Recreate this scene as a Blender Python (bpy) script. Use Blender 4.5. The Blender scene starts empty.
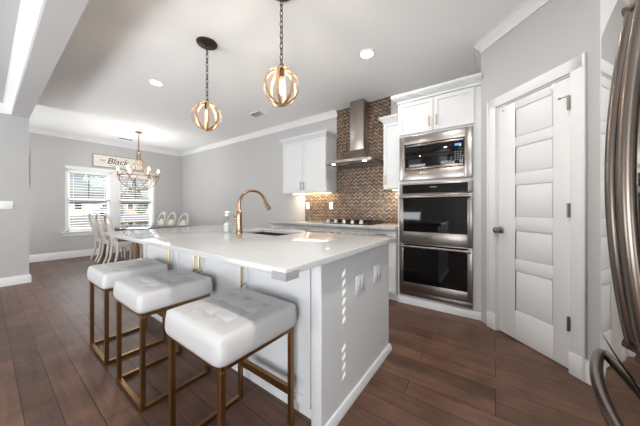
import bpy, bmesh, math, random
from mathutils import Vector, Matrix
random.seed(7)
S = bpy.context.scene
COL = S.collection
R = math.radians
PI = math.pi

# ------------------------------------------------------------------ camera, world, lights, exposure
cam_d = bpy.data.cameras.new('camera')
cam_d.sensor_width = 36
cam_d.sensor_fit = 'HORIZONTAL'
cam_d.lens = 242.83 / 640 * 36
cam_d.shift_y = -5.83 / 640
cam_d.clip_start = 0.02
cam = bpy.data.objects.new('camera', cam_d)
COL.objects.link(cam)
cam.location = (0, 0, 1.1523)
cam.rotation_euler = (PI / 2, 0, R(35.8686))
S.camera = cam

W = bpy.data.worlds.new('world')
S.world = W
W.use_nodes = True
nt = W.node_tree
bg = nt.nodes['Background']
sky = nt.nodes.new('ShaderNodeTexSky')
sky.sky_type = 'NISHITA'
sky.sun_disc = False
sky.sun_elevation = R(40)
sky.sun_rotation = R(115)
sky.air_density = 1.0
sky.dust_density = 1.5
nt.links.new(sky.outputs[0], bg.inputs[0])
bg.inputs[1].default_value = 0.06

S.view_settings.view_transform = 'Standard'
S.view_settings.look = 'None'
S.view_settings.gamma = 1
S.view_settings.use_curve_mapping = False
S.view_settings.exposure = 0.30
S.cycles.max_bounces = 10
S.cycles.diffuse_bounces = 6
S.cycles.glossy_bounces = 5
S.cycles.transmission_bounces = 6
S.cycles.transparent_max_bounces = 16
S.cycles.caustics_reflective = False
S.cycles.caustics_refractive = False
S.cycles.sample_clamp_indirect = 6.0


def area(name, loc, rot, sx, sy, power, col=(1, 1, 1), spread=180):
    d = bpy.data.lights.new(name, 'AREA')
    d.shape = 'RECTANGLE'
    d.size, d.size_y = sx, sy
    d.energy = power
    d.color = col
    d.spread = R(spread)
    o = bpy.data.objects.new(name, d)
    o.location = loc
    o.rotation_euler = rot
    COL.objects.link(o)
    return o


def sun(name, direction, power, angle=0.5, col=(1, 1, 1)):
    d = bpy.data.lights.new(name, 'SUN')
    d.energy = power
    d.angle = R(angle)
    d.color = col
    o = bpy.data.objects.new(name, d)
    o.rotation_euler = Vector(direction).to_track_quat('-Z', 'Y').to_euler()
    COL.objects.link(o)
    return o


# sunlight from the south east: lights the street outside and slips through the blind of the side window
SUN_DIR = Vector((-1.0, 1.06, -0.62)).normalized()
sun('sunlight', SUN_DIR, 4.0, 0.2, (1, .96, .9))
# added fill lamps behind and beside the camera, plus daylight for the dining window
DAY = (0.93, 0.965, 1.0)
area('added_fill_west', (-4.3, -3.99, 1.45), (R(90), 0, 0), 2.5, 1.9, 17, DAY)  # made-up source, lights the kitchen from behind the camera
area('added_fill_east', (0.25, -3.99, 1.45), (R(90), 0, 0), 1.1, 1.9, 3.5, DAY)
area('added_fill_right', (1.09, -2.5, 1.15), (0, R(90), 0), 1.9, 1.7, 176, DAY)  # made-up source, added to brighten the island end panel
area('daylight_dining_window', (-9.6, 1.95, 3.3), (0, R(-52), 0), 1.6, 3.0, 650, (0.93, 0.97, 1.0))


# unseen fill lamps added to brighten the dining wall and the ceilings
_dir = Vector((-.62, .78, .06))
area('added_fill_dining', (-6.05, -.85, 1.45), _dir.to_track_quat('-Z', 'Y').to_euler(), .9, 1.5, 56, DAY)  # no window here, lamp added in front of a solid wall
area('added_uplight_left', (-3.3, -2.7, .65), (R(180 - 54), 0, 0), 2.4, .8, 45, (.95, .975, 1), 120)  # added upward fill to even out the ceiling, no real lamp
area('added_uplight_right', (.35, -1.5, 1.0), (R(180 - 40), 0, 0), 1.2, .8, 17, (.95, .975, 1), 130)  # second added upward fill, no real lamp


# ------------------------------------------------------------------ materials
def lin(c):
    out = []
    for v in c[:3]:
        v /= 255.0
        out.append(v / 12.92 if v <= .04045 else ((v + .055) / 1.055) ** 2.4)
    return (*out, 1)


def mat(name, rgb, rough=0.5, metal=0.0, spec=0.5, emit=None, estr=0, noise=0.0, nscale=20, bump=0.0, bscale=60,
        coat=0.0, trans=0.0, alpha=1.0, stretch=None):
    m = bpy.data.materials.new(name)
    m.use_nodes = True
    n = m.node_tree
    b = n.nodes['Principled BSDF']
    c = lin(rgb)
    b.inputs['Base Color'].default_value = c
    b.inputs['Roughness'].default_value = rough
    b.inputs['Metallic'].default_value = metal
    b.inputs['Specular IOR Level'].default_value = spec
    b.inputs['Coat Weight'].default_value = coat
    b.inputs['Transmission Weight'].default_value = trans
    b.inputs['Alpha'].default_value = alpha
    if emit:
        b.inputs['Emission Color'].default_value = lin(emit)
        b.inputs['Emission Strength'].default_value = estr
    tc = n.nodes.new('ShaderNodeTexCoord')
    mp = n.nodes.new('ShaderNodeMapping')
    if stretch:
        mp.inputs['Scale'].default_value = stretch
    n.links.new(tc.outputs['Object'], mp.inputs[0])
    if noise:
        t = n.nodes.new('ShaderNodeTexNoise')
        t.inputs['Scale'].default_value = nscale
        t.inputs['Detail'].default_value = 4
        n.links.new(mp.outputs[0], t.inputs['Vector'])
        mx = n.nodes.new('ShaderNodeMix')
        mx.data_type = 'RGBA'
        mx.inputs[6].default_value = tuple(v * (1 - noise) for v in c[:3]) + (1,)
        mx.inputs[7].default_value = tuple(min(1, v * (1 + noise)) for v in c[:3]) + (1,)
        n.links.new(t.outputs['Fac'], mx.inputs[0])
        n.links.new(mx.outputs[2], b.inputs['Base Color'])
    if bump:
        t2 = n.nodes.new('ShaderNodeTexNoise')
        t2.inputs['Scale'].default_value = bscale
        t2.inputs['Detail'].default_value = 3
        n.links.new(mp.outputs[0], t2.inputs['Vector'])
        bp = n.nodes.new('ShaderNodeBump')
        bp.inputs['Strength'].default_value = bump
        bp.inputs['Distance'].default_value = 0.004
        n.links.new(t2.outputs['Fac'], bp.inputs['Height'])
        n.links.new(bp.outputs[0], b.inputs['Normal'])
    return m


def floor_mat():
    m = bpy.data.materials.new('dark_wood_planks')
    m.use_nodes = True
    n = m.node_tree
    L = n.links
    b = n.nodes['Principled BSDF']
    tc = n.nodes.new('ShaderNodeTexCoord')
    br = n.nodes.new('ShaderNodeTexBrick')
    br.offset = 0.37
    br.offset_frequency = 3
    br.inputs['Color1'].default_value = lin((104, 76, 62))
    br.inputs['Color2'].default_value = lin((82, 60, 49))
    br.inputs['Mortar'].default_value = lin((36, 26, 21))
    br.inputs['Scale'].default_value = 1
    br.inputs['Mortar Size'].default_value = 0.0022
    br.inputs['Brick Width'].default_value = 1.25
    br.inputs['Row Height'].default_value = 0.127
    L.new(tc.outputs['Object'], br.inputs['Vector'])
    mp = n.nodes.new('ShaderNodeMapping')
    mp.inputs['Scale'].default_value = (2.2, 26, 1)
    L.new(tc.outputs['Object'], mp.inputs[0])
    g = n.nodes.new('ShaderNodeTexNoise')
    g.inputs['Scale'].default_value = 1.0
    g.inputs['Detail'].default_value = 6
    g.inputs['Roughness'].default_value = .65
    L.new(mp.outputs[0], g.inputs['Vector'])
    blot = n.nodes.new('ShaderNodeTexNoise')
    blot.inputs['Scale'].default_value = 4.5
    blot.inputs['Detail'].default_value = 3
    L.new(tc.outputs['Object'], blot.inputs['Vector'])
    ad = n.nodes.new('ShaderNodeMath'); ad.operation = 'ADD'
    L.new(g.outputs['Fac'], ad.inputs[0]); L.new(blot.outputs['Fac'], ad.inputs[1])
    mr = n.nodes.new('ShaderNodeMapRange')
    mr.inputs[1].default_value = 0.65; mr.inputs[2].default_value = 1.35
    mr.inputs[3].default_value = 0.55; mr.inputs[4].default_value = 1.45
    L.new(ad.outputs[0], mr.inputs[0])
    mx = n.nodes.new('ShaderNodeMix'); mx.data_type = 'RGBA'; mx.blend_type = 'MULTIPLY'
    mx.inputs[0].default_value = 1
    L.new(br.outputs['Color'], mx.inputs[6]); L.new(mr.outputs[0], mx.inputs[7])
    L.new(mx.outputs[2], b.inputs['Base Color'])
    b.inputs['Roughness'].default_value = 0.40
    b.inputs['Specular IOR Level'].default_value = 0.32
    mp2 = n.nodes.new('ShaderNodeMapping')
    mp2.inputs['Scale'].default_value = (14, 5, 1)
    L.new(tc.outputs['Object'], mp2.inputs[0])
    sc = n.nodes.new('ShaderNodeTexNoise')
    sc.inputs['Scale'].default_value = 1.0
    sc.inputs['Detail'].default_value = 2
    L.new(mp2.outputs[0], sc.inputs['Vector'])
    a2 = n.nodes.new('ShaderNodeMath'); a2.operation = 'SUBTRACT'
    L.new(sc.outputs['Fac'], a2.inputs[0]); L.new(br.outputs['Fac'], a2.inputs[1])
    bp = n.nodes.new('ShaderNodeBump')
    bp.inputs['Strength'].default_value = .35
    bp.inputs['Distance'].default_value = .006
    L.new(a2.outputs[0], bp.inputs['Height'])
    L.new(bp.outputs[0], b.inputs['Normal'])
    return m


def tile_mat():
    """chevron mosaic: narrow upright columns of small slanted tiles in bronze, brown and cream"""
    m = bpy.data.materials.new('chevron_mosaic')
    m.use_nodes = True
    n = m.node_tree
    L = n.links
    b = n.nodes['Principled BSDF']

    def M(op, a, bb=None, c=None):
        x = n.nodes.new('ShaderNodeMath'); x.operation = op
        for i, v in enumerate((a, bb, c)):
            if v is None: continue
            if isinstance(v, (int, float)): x.inputs[i].default_value = v
            else: L.new(v, x.inputs[i])
        return x.outputs[0]
    tc = n.nodes.new('ShaderNodeTexCoord')
    sp = n.nodes.new('ShaderNodeSeparateXYZ')
    L.new(tc.outputs['Object'], sp.inputs[0])
    u = M('DIVIDE', sp.outputs[0], 0.078)
    fu = M('FRACT', u)
    tri = M('ABSOLUTE', M('SUBTRACT', fu, 0.5))
    col = M('FLOOR', M('MULTIPLY', u, 2.0))
    v = M('ADD', M('DIVIDE', sp.outputs[2], 0.029), M('MULTIPLY', tri, 2.7))
    row = M('FLOOR', v)
    fv = M('FRACT', v)
    f2 = M('FRACT', M('MULTIPLY', u, 2.0))
    cb = n.nodes.new('ShaderNodeCombineXYZ')
    L.new(col, cb.inputs[0]); L.new(row, cb.inputs[1])
    wn = n.nodes.new('ShaderNodeTexWhiteNoise'); wn.noise_dimensions = '2D'
    L.new(cb.outputs[0], wn.inputs['Vector'])
    cr = n.nodes.new('ShaderNodeValToRGB')
    cr.color_ramp.interpolation = 'CONSTANT'
    els = cr.color_ramp.elements
    els[0].position = 0; els[0].color = lin((82, 64, 52))
    els[1].position = .18; els[1].color = lin((104, 84, 69))
    for p_, c_ in ((.36, (118, 97, 80)), (.50, (132, 112, 94)), (.66, (150, 132, 114)), (.84, (166, 151, 134))):
        e = els.new(p_); e.color = lin(c_)
    par = M('MODULO', M('ADD', row, 200.0), 2.0)
    L.new(M('ADD', M('MULTIPLY', wn.outputs['Value'], .5), M('MULTIPLY', par, .47)), cr.inputs[0])
    g1 = M('LESS_THAN', fv, 0.2)
    g2 = M('LESS_THAN', f2, 0.07)
    gr = M('MAXIMUM', g1, g2)
    mx = n.nodes.new('ShaderNodeMix'); mx.data_type = 'RGBA'
    L.new(gr, mx.inputs[0])
    L.new(cr.outputs[0], mx.inputs[6])
    mx.inputs[7].default_value = lin((48, 38, 32))
    L.new(mx.outputs[2], b.inputs['Base Color'])
    b.inputs['Roughness'].default_value = .28
    b.inputs['Metallic'].default_value = .35
    bp = n.nodes.new('ShaderNodeBump')
    bp.inputs['Strength'].default_value = .4; bp.inputs['Distance'].default_value = .002
    bp.invert = True
    L.new(gr, bp.inputs['Height']); L.new(bp.outputs[0], b.inputs['Normal'])
    return m


def glass_mat(name, tint=(1, 1, 1, 1), gloss=.1):
    m = bpy.data.materials.new(name)
    m.use_nodes = True
    n = m.node_tree
    n.nodes.clear()
    out = n.nodes.new('ShaderNodeOutputMaterial')
    t = n.nodes.new('ShaderNodeBsdfTransparent'); t.inputs[0].default_value = tint
    g = n.nodes.new('ShaderNodeBsdfGlossy'); g.inputs['Roughness'].default_value = .02
    lw = n.nodes.new('ShaderNodeLayerWeight')
    pw = n.nodes.new('ShaderNodeMath'); pw.operation = 'POWER'; pw.inputs[1].default_value = 4
    n.links.new(lw.outputs['Facing'], pw.inputs[0])
    fr = n.nodes.new('ShaderNodeMath'); fr.operation = 'MULTIPLY_ADD'; fr.inputs[1].default_value = .7; fr.inputs[2].default_value = .03
    n.links.new(pw.outputs[0], fr.inputs[0])
    mx = n.nodes.new('ShaderNodeMixShader')
    n.links.new(fr.outputs[0], mx.inputs[0]); n.links.new(t.outputs[0], mx.inputs[1]); n.links.new(g.outputs[0], mx.inputs[2])
    n.links.new(mx.outputs[0], out.inputs[0])
    return m


M_ = dict(
    wall=mat('grey_wall_paint', (184, 183, 182), .75, noise=.015, nscale=3, bump=.05, bscale=180),
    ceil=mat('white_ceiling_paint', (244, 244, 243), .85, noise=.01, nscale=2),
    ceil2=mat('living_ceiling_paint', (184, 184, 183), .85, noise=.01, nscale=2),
    trim=mat('white_trim_paint', (226, 226, 226), .38, noise=.01, nscale=4),
    cab=mat('white_cabinet_paint', (208, 209, 210), .38, noise=.01, nscale=4),
    quartz=mat('white_quartz', (188, 188, 187), .07, noise=.025, nscale=7, coat=.2),
    steel=mat('brushed_stainless', (146, 141, 137), .28, 1.0, noise=.05, nscale=8, stretch=(1, 1, 60)),
    steel_dark=mat('satin_pewter_steel', (128, 118, 110), .25, 1.0, noise=.05, nscale=8),
    mirror_steel=mat('polished_stainless_door', (216, 214, 212), .045, 1.0, noise=.015, nscale=5),
    hoodsteel=mat('hood_stainless', (176, 167, 160), .30, 1.0, noise=.06, nscale=6, stretch=(1, 1, 50)),
    blackglass=mat('black_oven_glass', (8, 8, 9), .04, spec=.35, noise=.1),
    black=mat('black_enamel', (16, 16, 17), .35, noise=.1),
    bronze=mat('antique_gold_metal', (146, 112, 76), .34, 1.0, noise=.12, nscale=9),
    copper=mat('champagne_bronze_metal', (172, 136, 106), .24, 1.0, noise=.05, nscale=9),
    brasspull=mat('satin_brass', (196, 168, 122), .28, 1.0, noise=.05),
    darkbronze=mat('dark_bronze', (62, 52, 46), .45, .6, noise=.2, nscale=30),
    woodband=mat('weathered_wood_band', (164, 128, 92), .6, noise=.25, nscale=22, stretch=(1, 1, 4)),
    leather=mat('white_leather', (188, 187, 187), .40, noise=.02, nscale=12, bump=.12, bscale=320),
    nickel=mat('satin_nickel', (150, 146, 142), .3, 1.0, noise=.05),
    floor=floor_mat(),
    tile=tile_mat(),
    pane=glass_mat('window_pane_glass'),
    bulbglass=glass_mat('clear_bulb_glass', (1, .96, .88, 1)),
    clear=glass_mat('clear_soap_bottle', (.93, .95, .95, 1)),
    guard=mat('translucent_corner_guard', (170, 170, 170), .3, alpha=.85, noise=.02),
    plastic=mat('white_plastic', (240, 240, 238), .35, noise=.01),
    tablewood=mat('dark_espresso_wood', (52, 42, 38), .06, noise=.2, nscale=6, stretch=(1, 12, 1), coat=.6),
    legwood=mat('brown_table_leg_wood', (120, 96, 76), .5, noise=.2, nscale=10),
    chairwood=mat('greywashed_chair_wood', (196, 190, 180), .5, noise=.12, nscale=14, stretch=(4, 4, 1)),
    chairpad=mat('light_chair_fabric', (206, 200, 190), .8, noise=.05, nscale=60),
    blind=mat('white_blind_slat', (240, 240, 240), .45, noise=.01),
    signboard=mat('whitewashed_sign_board', (226, 220, 212), .7, noise=.05, nscale=8, stretch=(1, .3, 6)),
    signtext=mat('dark_sign_lettering', (48, 44, 44), .7, noise=.05),
    signframe=mat('grey_sign_frame', (150, 144, 138), .6, noise=.1),
    pictureframe=mat('black_picture_frame', (40, 38, 38), .5, noise=.1),
    picture=mat('grey_print_paper', (170, 168, 165), .7, noise=.3, nscale=3),
    filament=mat('lit_filament', (255, 190, 110), .5, emit=(255, 196, 120), estr=55, noise=.01),
    bulblit=mat('lit_bulb', (255, 236, 205), .5, emit=(255, 226, 180), estr=9, noise=.01),
    candle=mat('lit_candle_bulb', (255, 240, 215), .5, emit=(255, 232, 196), estr=14, noise=.01),
    canlit=mat('lit_downlight_lens', (255, 255, 250), .5, emit=(255, 252, 244), estr=9, noise=.01),
    warmstrip=mat('lit_under_cabinet_strip', (255, 240, 215), .5, emit=(255, 214, 160), estr=5, noise=.01),
    hoodlamp=mat('lit_hood_lamp', (255, 245, 230), .5, emit=(255, 236, 208), estr=10, noise=.01),
    display=mat('blue_clock_display', (40, 90, 160), .4, emit=(70, 140, 255), estr=1.1, noise=.01),
    keypad=mat('grey_key_print', (120, 122, 126), .5, noise=.05),
    knobmetal=mat('pale_knob_metal', (206, 202, 198), .42, .6, noise=.03),
    ventgrey=mat('grey_vent_duct', (120, 120, 120), .7, noise=.05),
    gasket=mat('dark_rubber_gasket', (30, 30, 31), .7, noise=.1),
    # outside
    lawn=mat('winter_lawn', (150, 142, 116), .9, noise=.25, nscale=3),
    road=mat('pale_street', (176, 174, 170), .9, noise=.06, nscale=3),
    siding=mat('cream_siding', (226, 214, 190), .8, noise=.05, nscale=2),
    brick=mat('tan_brick', (188, 166, 144), .9, noise=.15, nscale=12),
    roof=mat('grey_brown_shingles', (110, 102, 98), .9, noise=.2, nscale=14),
    leaf=mat('dark_green_leaves', (74, 96, 60), .8, noise=.4, nscale=24),
    treegrey=mat('bare_tree_twigs', (120, 116, 108), .9, noise=.3, nscale=24),
    carpaint=mat('silver_car_paint', (196, 198, 202), .25, .4, noise=.02),
    carglass=mat('dark_car_glass', (34, 38, 44), .08, noise=.05),
    tyre=mat('tyre_rubber', (34, 34, 35), .8, noise=.1),
)


# ------------------------------------------------------------------ geometry helpers
class MB:
    def __init__(self, mtx=None):
        self.bm = bmesh.new()
        self.m = mtx

    def _merge(self, t):
        if self.m is not None:
            bmesh.ops.transform(t, matrix=self.m, verts=t.verts)
        me = bpy.data.meshes.new('tmp')
        t.to_mesh(me); t.free()
        self.bm.from_mesh(me)
        bpy.data.meshes.remove(me)
        return self

    def box(self, x0, x1, y0, y1, z0, z1, bevel=0, seg=2, mtx=None):
        t = bmesh.new()
        bmesh.ops.create_cube(t, size=1)
        for v in t.verts:
            v.co = Vector((x0 + (v.co.x + .5) * (x1 - x0), y0 + (v.co.y + .5) * (y1 - y0), z0 + (v.co.z + .5) * (z1 - z0)))
        if bevel:
            bmesh.ops.bevel(t, geom=list(t.edges), offset=bevel, segments=seg, profile=.5, affect='EDGES')
        if mtx is not None:
            bmesh.ops.transform(t, matrix=mtx, verts=t.verts)
        return self._merge(t)

    def shaker(self, x0, x1, y0, y1, z0, z1, face='-y', rail=.06, depth=.009, ends=None):
        """a door front with a recessed centre panel, seen face towards `face`"""
        t = bmesh.new()
        bmesh.ops.create_cube(t, size=1)
        for v in t.verts:
            v.co = Vector((x0 + (v.co.x + .5) * (x1 - x0), y0 + (v.co.y + .5) * (y1 - y0), z0 + (v.co.z + .5) * (z1 - z0)))
        nrm = {'-y': Vector((0, -1, 0)), '+x': Vector((1, 0, 0)), '-x': Vector((-1, 0, 0)), '+y': Vector((0, 1, 0))}[face]
        t.normal_update()
        f = max(t.faces, key=lambda q: q.normal.dot(nrm))
        bmesh.ops.inset_individual(t, faces=[f], thickness=rail)
        bmesh.ops.inset_individual(t, faces=[f], thickness=.005, depth=-depth)
        return self._merge(t)

    def cyl(self, p0, p1, r0, r1=None, seg=16):
        r1 = r0 if r1 is None else r1
        p0, p1 = Vector(p0), Vector(p1)
        d = p1 - p0
        t = bmesh.new()
        bmesh.ops.create_cone(t, cap_ends=True, segments=seg, radius1=r0, radius2=r1, depth=d.length)
        q = Vector((0, 0, 1)).rotation_difference(d.normalized())
        bmesh.ops.transform(t, matrix=Matrix.Translation((p0 + p1) / 2) @ q.to_matrix().to_4x4(), verts=t.verts)
        return self._merge(t)

    def tube(self, pts, r, seg=10, closed=False, flat=None, up=None):
        """swept round (or, with flat=(a,b), rectangular) section along pts; r may be a list"""
        pts = [Vector(p) for p in pts]
        n = len(pts)
        rs = r if isinstance(r, (list, tuple)) else [r] * n
        t = bmesh.new()
        rings = []
        prev = None
        for i, p in enumerate(pts):
            if closed:
                tg = (pts[(i + 1) % n] - pts[i - 1]).normalized()
            else:
                tg = (pts[min(i + 1, n - 1)] - pts[max(i - 1, 0)]).normalized()
            if up is not None:
                a = Vector(up(p) if callable(up) else up)
                a = (a - tg * a.dot(tg)).normalized()
            elif prev is None:
                a = tg.orthogonal().normalized()
            else:
                a = (prev - tg * prev.dot(tg)).normalized()
            prev = a
            b = tg.cross(a)
            ring = []
            if flat:
                for sa, sb in ((1, 1), (-1, 1), (-1, -1), (1, -1)):
                    ring.append(t.verts.new(p + a * sa * flat[0] / 2 + b * sb * flat[1] / 2))
            else:
                for k in range(seg):
                    an = 2 * PI * k / seg
                    ring.append(t.verts.new(p + (a * math.cos(an) + b * math.sin(an)) * rs[i]))
            rings.append(ring)
        s = len(rings[0])
        for i in range(n if closed else n - 1):
            A, B = rings[i], rings[(i + 1) % n]
            for k in range(s):
                t.faces.new((A[k], A[(k + 1) % s], B[(k + 1) % s], B[k]))
        if not closed:
            t.faces.new(rings[0][::-1]); t.faces.new(rings[-1])
        return self._merge(t)

    def lathe(self, prof, c=(0, 0, 0), seg=28, axis='z'):
        t = bmesh.new()
        rings = []
        for (r, z) in prof:
            if r < 1e-5:
                rings.append([t.verts.new((0, 0, z))])
            else:
                rings.append([t.verts.new((r * math.cos(2 * PI * k / seg), r * math.sin(2 * PI * k / seg), z)) for k in range(seg)])
        for A, B in zip(rings, rings[1:]):
            for k in range(seg):
                k2 = (k + 1) % seg
                if len(A) == 1 and len(B) == 1: continue
                if len(A) == 1: t.faces.new((A[0], B[k], B[k2]))
                elif len(B) == 1: t.faces.new((A[k], B[0], A[k2]))
                else: t.faces.new((A[k], B[k], B[k2], A[k2]))
        for ring, rev in ((rings[0], True), (rings[-1], False)):
            if len(ring) > 1:
                t.faces.new(ring[::-1] if rev else ring)
        if axis == 'y':
            bmesh.ops.transform(t, matrix=Matrix.Rotation(R(90), 4, 'X'), verts=t.verts)
        if axis == 'x':
            bmesh.ops.transform(t, matrix=Matrix.Rotation(R(90), 4, 'Y'), verts=t.verts)
        bmesh.ops.translate(t, vec=Vector(c), verts=t.verts)
        return self._merge(t)

    def prism(self, poly, fn):
        """poly: 2-D outline; fn(a, b, k) -> 3-D point for k = 0, 1"""
        t = bmesh.new()
        A = [t.verts.new(fn(a, b, 0)) for a, b in poly]
        B = [t.verts.new(fn(a, b, 1)) for a, b in poly]
        n = len(poly)
        t.faces.new(A[::-1]); t.faces.new(B)
        for i in range(n):
            t.faces.new((A[i], A[(i + 1) % n], B[(i + 1) % n], B[i]))
        return self._merge(t)

    def grid(self, fn, nu, nv, closed_u=False):
        t = bmesh.new()
        V = [[t.verts.new(fn(i / nu, j / nv)) for j in range(nv + 1)] for i in range(nu + (0 if closed_u else 1))]
        cnt = nu
        for i in range(cnt):
            for j in range(nv):
                i2 = (i + 1) % len(V)
                t.faces.new((V[i][j], V[i2][j], V[i2][j + 1], V[i][j + 1]))
        return self._merge(t)

    def build(self, name, material, parent=None, origin=None, local=False, smooth=35):
        bm = self.bm
        bmesh.ops.remove_doubles(bm, verts=bm.verts, dist=1e-6)
        bmesh.ops.recalc_face_normals(bm, faces=bm.faces)
        off = Vector((0, 0, 0))
        if origin is not None:
            off = Vector(origin)
        elif parent is not None and not local:
            p = parent
            while p is not None:
                off = off + p.location
                p = p.parent
        if off.length > 0:
            bmesh.ops.translate(bm, vec=-off, verts=bm.verts)
        me = bpy.data.meshes.new(name)
        for f in bm.faces: f.smooth = True
        bm.to_mesh(me); bm.free()
        me.set_sharp_from_angle(angle=R(smooth))
        me.materials.append(material if not isinstance(material, str) else M_[material])
        o = bpy.data.objects.new(name, me)
        COL.objects.link(o)
        if parent is not None: o.parent = parent
        if origin is not None: o.location = off
        return o


def empty(name, loc, rz=0):
    o = bpy.data.objects.new(name, None)
    o.empty_display_size = .1
    o.location = loc
    o.rotation_euler = (0, 0, rz)
    COL.objects.link(o)
    return o


def tag(o, label, cat, group=None):
    o['label'] = label
    o['category'] = cat
    if group: o['group'] = group
    return o


def struct(o):
    o['kind'] = 'structure'
    return o


def copy_tree(o, parent=None):
    c = o.copy()
    COL.objects.link(c)
    if parent is not None: c.parent = parent
    for ch in list(o.children):
        copy_tree(ch, c)
    return c


def arc(cx, cz, r, a0, a1, n):
    return [(cx + r * math.cos(a0 + (a1 - a0) * i / n), cz + r * math.sin(a0 + (a1 - a0) * i / n)) for i in range(n + 1)]


# ------------------------------------------------------------------ the setting
XD, YR, YT, ZC = -7.833, 3.55, 2.978, 2.80
DX, DY = -0.111, 2.9353           # start of the diagonal pantry wall
EX, EY = 0.537, 2.2873            # its end
SB = -5.80                        # stub wall face
struct(MB().box(-8.0, 1.3, -4.2, 3.7, -.1, 0).build('floor', 'floor'))
# kitchen + dining ceiling, living ceiling south of the beam
struct(MB().box(-8.0, 1.3, .39, 3.7, ZC, ZC + .1).build('ceiling', 'ceil'))
struct(MB().box(-8.0, SB - .13, -1.15, .39, ZC, ZC + .1).build('ceiling_dining', 'ceil'))
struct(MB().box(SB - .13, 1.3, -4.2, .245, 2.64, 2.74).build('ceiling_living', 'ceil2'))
struct(MB().box(SB - .13, 1.2, .24, .405, 2.515, 2.9).build('trim_1', 'wall'))          # dropped beam
# walls
w = MB()
WY0, WY1, WZ0, WZ1 = 1.075, 2.815, .60, 2.02
w.box(XD - .14, XD, -1.15, WY0, 0, ZC); w.box(XD - .14, XD, WY1, YR + .12, 0, ZC)
w.box(XD - .14, XD, WY0, WY1, 0, WZ0); w.box(XD - .14, XD, WY0, WY1, WZ1, ZC)
struct(w.build('wall_left', 'wall'))
struct(MB().box(XD - .14, 1.2, YR, YR + .12, 0, ZC).build('wall_back', 'wall'))
struct(MB().box(SB - .13, SB, -4.2, .405, 0, ZC).build('wall_stub', 'wall'))
struct(MB().box(-8.0, SB - .13, -1.15, -1.03, 0, ZC).build('wall_dining', 'wall'))
# diagonal pantry wall with the door opening, built in its own frame (u along, out towards the room = -v)
DIAG = Matrix.Translation((DX, DY, 0)) @ Matrix.Rotation(R(-45), 4, 'Z')
DL = math.hypot(EX - DX, EY - DY)
U0, U1, DH = .170, .765, 2.085     # door opening along the wall


def uu(x): return (x - DX) * math.sqrt(2)
d = MB(DIAG)
d.box(-.01, U0, 0, .11, 0, ZC); d.box(U1, DL, 0, .11, 0, ZC); d.box(U0, U1, 0, .11, DH, ZC)
struct(d.build('wall_pantry', 'wall'))
struct(MB().box(DX, DX + .1, DY + .005, YR, 0, ZC).build('wall_alcove', 'wall'))
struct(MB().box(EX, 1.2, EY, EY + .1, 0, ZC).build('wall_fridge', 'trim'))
# right wall with a side window south of the fridge
RX = 1.10
w = MB()
w.box(RX, RX + .12, -.28, 2.35, 0, ZC); w.box(RX, RX + .12, -4.2, -3.4, 0, ZC); w.box(RX, RX + .12, -1.6, -1.22, 0, ZC); w.box(RX, RX + .12, -3.4, -1.6, 2.15, ZC)
w.box(RX, RX + .12, -1.22, -.28, 0, .25); w.box(RX, RX + .12, -1.22, -.28, 2.1, ZC)
struct(w.build('wall_right', 'wall'))
w = MB()      # wall behind the camera with two added openings
w.box(-6.0, -5.6, -4.1, -4.0, 0, ZC); w.box(-3.0, -.35, -4.1, -4.0, 0, ZC); w.box(.85, 1.2, -4.1, -4.0, 0, ZC)
for a, b in ((-5.6, -3.0), (-.35, .85)):
    w.box(a, b, -4.1, -4.0, 0, .45); w.box(a, b, -4.1, -4.0, 2.45, ZC)
struct(w.build('wall_front', 'wall'))
for nm, bxs in (('sun_blocker_west', (-5.7, -2.9, -4.098, -4.092, .4, 2.5)), ('sun_blocker_east', (-.4, .9, -4.098, -4.092, .4, 2.5)), ('sun_blocker_right', (RX + .100, RX + .106, -3.45, -1.55, 0, 2.2))):
    struct(MB().box(*bxs).build(nm, 'blind'))      # unseen white sheets added to keep the sun out of the openings


def crown(name, p0, p1, nrm, ztop, h=.095, pr=.075):
    p0, p1, n_ = Vector((*p0, 0)), Vector((*p1, 0)), Vector((*nrm, 0)).normalized()
    prof = [(0, 0), (0, -h), (.012, -h), (.016, -h * .86), (pr * .45, -h * .55), (pr * .8, -h * .22), (pr * .86, -h * .12), (pr, -h * .1), (pr, 0)]
    fn = lambda a, b, k: (p1 if k else p0) + n_ * a + Vector((0, 0, ztop + b))
    return struct(MB().prism(prof, fn).build(name, 'trim'))


crown('trim_2', (XD, -1.0), (XD, YR), (1, 0), ZC)
crown('trim_3', (XD, YR), (-2.19, YR), (0, -1), ZC)
crown('trim_4', (DX, DY), (EX, EY), (-1, -1), ZC)
crown('trim_5', (DX, YR), (DX, DY), (-1, 0), ZC)
crown('trim_6', (SB, .24), (1.1, .24), (0, -1), 2.64, h=.122, pr=.085)
crown('trim_7', (SB, -4.0), (SB, .24), (1, 0), 2.64, h=.122, pr=.085)


def baseboard(name, p0, p1, nrm, h=.14, th=.016):
    p0, p1, n_ = Vector((*p0, 0)), Vector((*p1, 0)), Vector((*nrm, 0)).normalized()
    prof = [(0, 0), (th, 0), (th, h - .025), (th * .55, h - .01), (th * .4, h), (0, h)]
    return struct(MB().prism(prof, lambda a, b, k: (p1 if k else p0) + n_ * a + Vector((0, 0, b))).build(name, 'trim'))


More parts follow.
